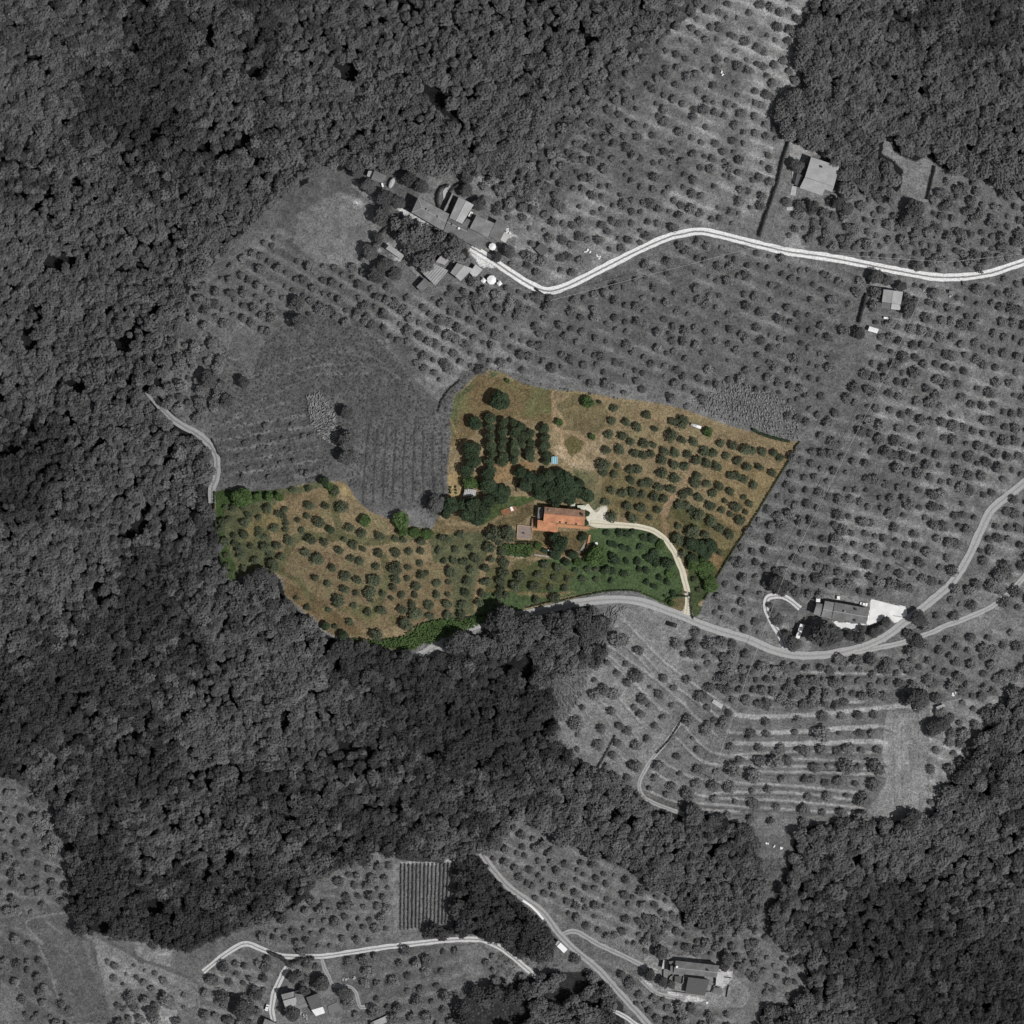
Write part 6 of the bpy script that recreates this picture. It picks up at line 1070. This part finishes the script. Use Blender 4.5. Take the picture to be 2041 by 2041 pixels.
wallrun('stone_wall', 'G3', '1325,245 1540,300 1620,320', .8, .3, 'stone', 'thin grey wall along the upper edge of the white yard'); fence('G3', '1560,430 1690,450', 1.3, 'dark gate fence across the right end of the white yard'); wallrun('stone_wall', 'G3', '640,545 540,512 480,495', .8, .3, 'stone', 'thin dark wall above the narrow white-roofed shed')
hedge('G3', '1180,590 1250,580 1330,560 1420,510 1500,450', 1.2, 2.0, 'wood_dark', 'dark hedge along the lower edge of the white yard', seed=18); junk('G3', '650,190 600,170', 'small pale heap left above the long farmhouse', 'concrete', seed=20, r=.5)
# --- villa at the bottom
h = House('G4', '850,570', 'villa', 'long grey-roofed villa with courtyards at the bottom of the picture')
h.block('538,440 1240,520 1192,715 500,640', 4.8, 1.2, 'gable', 'tile_mid', ridge=.55); h.chimney(.05, .45, .7, .8, 'white').chimney(.76, .45, .6, .9, 'dark')
h.block('425,455 535,440 530,500 440,495', 3.6, .2, 'flat', 'tile_mid', win=False); h.block('455,520 535,525 500,640 448,635', 4.2, .4, 'shed', 'tile_mid', win=False)
h.block('740,705 1082,748 1005,1002 690,962', 3.0, .1, 'flat', 'poolcover', 'stone'); h.block('525,690 630,690 620,800 520,785', 1.6, .1, 'flat', 'poolcover', 'stone', win=False)
h.block('1195,600 1310,650 1295,860 1180,835', 2.0, .1, 'flat', 'sheet_pale', win=False); h.block('1150,870 1285,880 1280,1000 1130,965', 1.6, .1, 'flat', 'tile_mid', win=False); h.block('340,425 355,430 350,570 310,575', 2.6, .1, 'flat', 'sheet_pale', win=False)
for i, (s_, lb) in enumerate((('500,935 700,965 1000,1003', 'long low wall under the villa courtyards'), ('1005,1000 1020,930 1120,950 1150,830 1230,830', 'stepped wall at the lower right of the villa'), ('1300,705 1440,725', 'short wall at the right garden of the villa'), ('1400,835 1380,900 1360,1030', 'low wall dividing the right garden of the villa'), ('1300,705 1290,860 1200,850', 'wall around the pale terrace of the villa'), ('380,760 500,775 650,820 665,690', 'wall around the left courtyard of the villa'), ('350,580 340,800 380,905 430,800', 'wall of the dark sunken court left of the villa'), ('430,760 440,710 500,670', 'angled wall of the small left villa court'))):
    wallrun('stone_wall', 'G4', s_, 1.3, .3, 'stone', lb)
e = empty('pergola', tuple(w1(P('G4', '395,500')[0])), 'dark-shaded pergola against the left end of the villa', 'pergola'); g_ = MB()
for i in range(6): MB().box((-1.3 + i * .5, 0, 2.5), (.12, 4.2, .14)).build('beam', M['dark'], e)
for sx in (-1.4, 1.4):
    for sy in (-1.9, 1.9): MB().box((sx, sy, 1.1), (.15, .15, 2.8)).build('post', M['dark'], e)
slab('white_slab', 'G4', '1020,1105 1055,1100 1060,1128 1025,1130', .5, .2, 'white', 'small white slab on the ground below the villa', 'slab')
# --- bottom left houses
h = House('G5', '640,590', 'house', 'chequered grey-roofed house at the bottom left beside the farm track'); h.block('485,495 640,458 662,528 508,570', 4.6, .8, 'shed', 'tile_grey'); h.block('508,570 662,528 682,628 530,640', 4.7, .6, 'shed', 'tile_pale'); h.block('530,642 684,630 700,672 545,712', 4.2, .5, 'shed', 'tile_mid', win=False)
h.block('642,480 740,495 790,595 670,625', 4.4, .7, 'shed', 'tile_mid'); h.block('672,627 790,597 802,640 690,668', 4.0, .4, 'shed', 'tile_grey', win=False); wallrun('garden_wall', 'G5', '632,470 715,445', 2.2, .6, 'white', 'bright white wall above the chequered roof')
h = House('G5', '900,620', 'house', 'dark flat-roofed house with a white terrace at the bottom left'); h.block('785,532 927,482 987,642 850,682', 5.0, .5, 'shed', 'sheet_dark'); h.block('850,684 987,644 1012,718 905,755', 3.2, .2, 'flat', 'sheet_white')
h = House('G5', '350,820', 'barn', 'grey barn cut off by the bottom edge beside the farm track', 'barn'); h.block('290,785 440,850 430,920 250,900', 3.4, .5, 'shed', 'tile_grey', win=False)
h = House('G5', '1680,810', 'barn', 'pale flat ruin at the bottom edge between olive trees', 'ruin'); h.block('1560,835 1765,745 1815,805 1600,900', 1.2, .1, 'flat', 'tile_pale', win=False); h.block('1560,835 1600,825 1610,900 1570,900', 2.6, .2, 'flat', 'tile_mid', win=False)
slab('garden_plot', 'G5', '1045,635 1155,585 1230,680 1060,730', .1, .1, 'tile_mid', 'grey speckled vegetable plot right of the white terrace', 'garden plot')
h = House('F3', '1465,140', 'hut', 'small pale-roofed hut right of the top of the mown strip', 'hut'); h.block('1435,140 1480,122 1492,135 1447,155', 2.3, .2, 'shed', 'tile_pale', win=False)
slab('white_cover', 'F4', '780,588 825,615 815,635 770,605', .5, .2, 'concrete', 'pale narrow slab among dense trees above the terraces', 'slab')
# white plastic strip by the dusty lane
hs_ = wallrun('plastic_cover', 'F2', '1028,1235 1070,1262 1110,1300 1145,1342', .5, 1.0, 'white', 'narrow white plastic cover strip along the dusty lane', 'cover')
slab('water_pond', 'F1', '1690,1120', .1, .1, 'water', 'x', 'x') if False else None
# --- vineyard
for i in range(15):
    f = i / 14; x0, x1 = 342 + f * (655 - 342), 340 + f * (638 - 340); y0 = 1032 - f * 5; y1 = 1405 - f * 40
    ob = hedge('F2', '%f,%f %f,%f' % (x0, y0, x1, y1), .95, 1.5, 'leaf_grey', 'leafy vine row, %s from the left in the small vineyard at the bottom' % ORD[i], 6, 'vine_row', .28, 30 + i); ob['category'] = 'vine row'; ob['group'] = 'rows of the small vineyard'
hedge('F2', '330,985 420,1000 500,1000 580,1010', 3.0, 3.0, 'wood_grey', 'bushy dark hedge above the vineyard', seed=21); hedge('F2', '480,1440 560,1420 640,1425', 3.0, 2.6, 'wood_grey', 'bushy hedge between the vineyard and the white track', seed=22)
hedge('F4', '635,665 600,730 560,790 500,850', .8, 1.2, 'wood_dark', 'dark hedge line along the field track in the terraces', seed=23); hedge('F4', '305,765 265,840 220,920', .8, 1.4, 'wood_dark', 'short dark hedge line in the lower left terraces', seed=24); hedge('F1', '1530,1530 1600,1560 1640,1600 1700,1570 1780,1560', 2.2, 3, 'wood_dark', 'dark overgrown hedge at the junction of the bottom tracks', seed=25)
hedge('F5', '430,950 470,1040 490,1060', .9, 1.4, 'wood_dark', 'dark hedge line at the inner side of the left dirt track bend', seed=26); hedge('E2', '1100,1635 1180,1700', 1.2, 1.6, 'wood_dark', 'dark hedge stub under the bend of the white track', seed=27); hedge('F5', '1920,600 1850,660 1810,720 1790,790', .8, 1.2, 'wood_dark', 'thin dark ditch hedge outside the upper left estate border', seed=28)

# ------------------------------------------------------------------ VEHICLES
def vehicle(name, t, p0, p1, wpx, body, label, cat, h=1.45, truck=False, top=None):
    """p0 tail, p1 nose in tile pixels"""
    a, b = w1(P(t, p0)[0]), w1(P(t, p1)[0]); c = (a + b) / 2; ang = math.atan2(b[1] - a[1], b[0] - a[0]); L = np.hypot(b[0] - a[0], b[1] - a[1]); Wd = wpx * tk(t) * S
    e = empty(name, tuple(c), label, cat, rz=ang); e.location.z = float(H(c[0], c[1])) + .15
    if not truck:
        prof = [(-.5, .35), (-.5, .8), (-.47, .9), (-.30, .95), (-.20, h), (.12, h), (.27, .98), (.46, .86), (.5, .65), (.5, .35)]
    else: prof = [(.22, .45), (.22, h * 1.0), (.42, h * 1.0), (.49, h * .6), (.5, .45)]
    V = []; n = len(prof)
    for sy in (-1, 1):
        for x, z in prof: V.append((x * L, sy * Wd / 2 * (.82 if z > 1.2 and not truck else 1), z))
    F = [tuple(range(n))[::-1] if False else tuple(range(n)), tuple(range(n, 2 * n))[::-1]] + [(i, i + n, (i + 1) % n + n, (i + 1) % n) for i in range(n)]
    mk('body', V, F, M[body], e)
    if truck:
        MB().box((-.14 * L, 0, h * .5 + .55), (.70 * L, Wd, h * .95), ch=.08).build('cargo_box', M['white'], e); MB().box((0, 0, .5), (.95 * L, Wd * .5, .25)).build('chassis', M['dark'], e); MB().box((.455 * L, 0, h * .8), (.02 * L, Wd * .85, .5)).build('windscreen', M['glass'], e)
    else:
        def pane(x0, z0, x1, z1, nm='windscreen'):
            w = Wd * .38; mk(nm, [(x0 * L, -w, z0), (x0 * L, w, z0), (x1 * L, w, z1), (x1 * L, -w, z1), (x0 * L, -w, z0 - .05), (x0 * L, w, z0 - .05), (x1 * L, w, z1 - .05), (x1 * L, -w, z1 - .05)], [(0, 1, 2, 3), (7, 6, 5, 4), (0, 4, 5, 1), (1, 5, 6, 2), (2, 6, 7, 3), (3, 7, 4, 0)], M['glass'], e)
        pane(.14, h + .03, .265, 1.03); pane(-.29, .99, -.205, h + .02, 'rear_window')
        for sy in (-1, 1): MB().box((-.04 * L, sy * Wd * .455, 1.16), (.30 * L, .05, .32)).build('side_window', M['glass'], e)
        if top: MB().box((-.05 * L, 0, h + .03), (.26 * L, Wd * .7, .05), ch=.1).build('roof_panel', M[top], e)
    for sx in (-.31, .33):
        for sy in (-1, 1):
            w_ = MB().cyl((sx * L, sy * Wd * .40, .33), (sx * L, sy * Wd * .51, .33), .33, .33, 14).build('wheel', M['tyre'], e); MB().cyl((sx * L, sy * Wd * .505, .33), (sx * L, sy * Wd * .525, .33), .19, .19, 10).build('rim', M['rim'], w_)
    for sy in (-1, 1): MB().box((.495 * L, sy * Wd * .36, .68), (.04, .3, .16)).build('headlight', M['glass'], e)
    return e
vehicle('parked_car', 'D', '1680,848', '1752,870', 30, 'black', 'black car parked on the pale verge below the lane bend', 'car', top='black')
vehicle('parked_car', 'G5', '306,688', '330,615', 38, 'white', 'white car parked at the end of the bottom farm track', 'car')
vehicle('parked_car', 'G3', '1262,306', '1178,290', 34, 'white', 'white car parked behind the long farmhouse', 'car')
vehicle('delivery_truck', 'F2', '1272,1520', '1215,1465', 30, 'grey', 'white box truck standing beside the dusty lane', 'truck', 2.2, True)

# ------------------------------------------------------------------ POLES AND WIRES
def pole(t, p, h, label):
    c = w1(P(t, p)[0]); e = empty('power_pole', tuple(c), label, 'power pole', 'power poles'); MB().cyl((0, 0, -.5), (0, 0, h), .17, .11, 8).build('pole', M['concrete'], e); MB().box((0, 0, h - .5), (1.5, .12, .12), .4).build('crossarm', M['grey'], e); return Vector((c[0], c[1], c[2] + h))
pl = {}
for k, (t, p, hh, lb) in dict(a=('E4', '1275,1520', 10, 'power pole standing in the right grove above the loop lane'), b=('E4', '575,1545', 9, 'power pole above the loop track left of the long farmhouse'), c=('G3', '1030,890', 9.5, 'power pole below the lane near the long farmhouse'),
     d=('E3', '370,1415', 9, 'power pole just below the middle of the white track'), e=('E3', '1495,1490', 9, 'power pole above the right part of the white track'), f=('E3', '1895,1447', 9, 'power pole at the right edge above the white track'), g=('F4', '948,440', 9, 'power pole in the dense grove above the terraces'),
     h=('F4', '765,968', 9, 'power pole in the middle of the lower terraces'), i=('F4', '838,915', 8, 'power pole beside the big tree of the terraces'), j=('E4', '1170,375', 8, 'power pole below the fenced garden'), k=('G6', '1035,270', 8, 'power pole by the pale clutter hut'), l=('F2', '1120,1695', 8, 'power pole at the end of the bottom white track'), m=('E2', '1190,1705', 8, 'power pole below the bend of the white track'), n=('E4', '895,900', 8, 'power pole beside the grove track'), o=('E4', '790,165', 7, 'short power pole in the upper middle of the right grove')).items(): pl[k] = pole(t, p, hh, lb)
def wire(a, b, lb):
    mb = MB(); n = 12; o = a.copy()
    q = [a.lerp(b, i / n) - Vector((0, 0, math.sin(math.pi * i / n) * (b - a).length * .02)) - o for i in range(n + 1)]
    for i in range(n): mb.cyl(q[i], q[i + 1], .07, .07, 4)
    ob = mb.build('power_line', M['wire']); ob.location = o; tag(ob, lb, 'power line')
wire(pl['m'], pl['d'], 'thin pale power line crossing below the middle of the white track'); wire(pl['d'], pl['e'], 'thin pale power line running just above the white track'); wire(pl['e'], pl['f'], 'thin pale power line at the far right above the white track'); wire(pl['j'], pl['k'], 'thin power line over the fenced garden'); wire(pl['j'], pl['b'], 'long thin power line slanting down the right grove'); wire(pl['b'], pl['g'], 'thin power line passing over the loop track and lane'); wire(pl['g'], pl['h'], 'thin power line over the terraces')
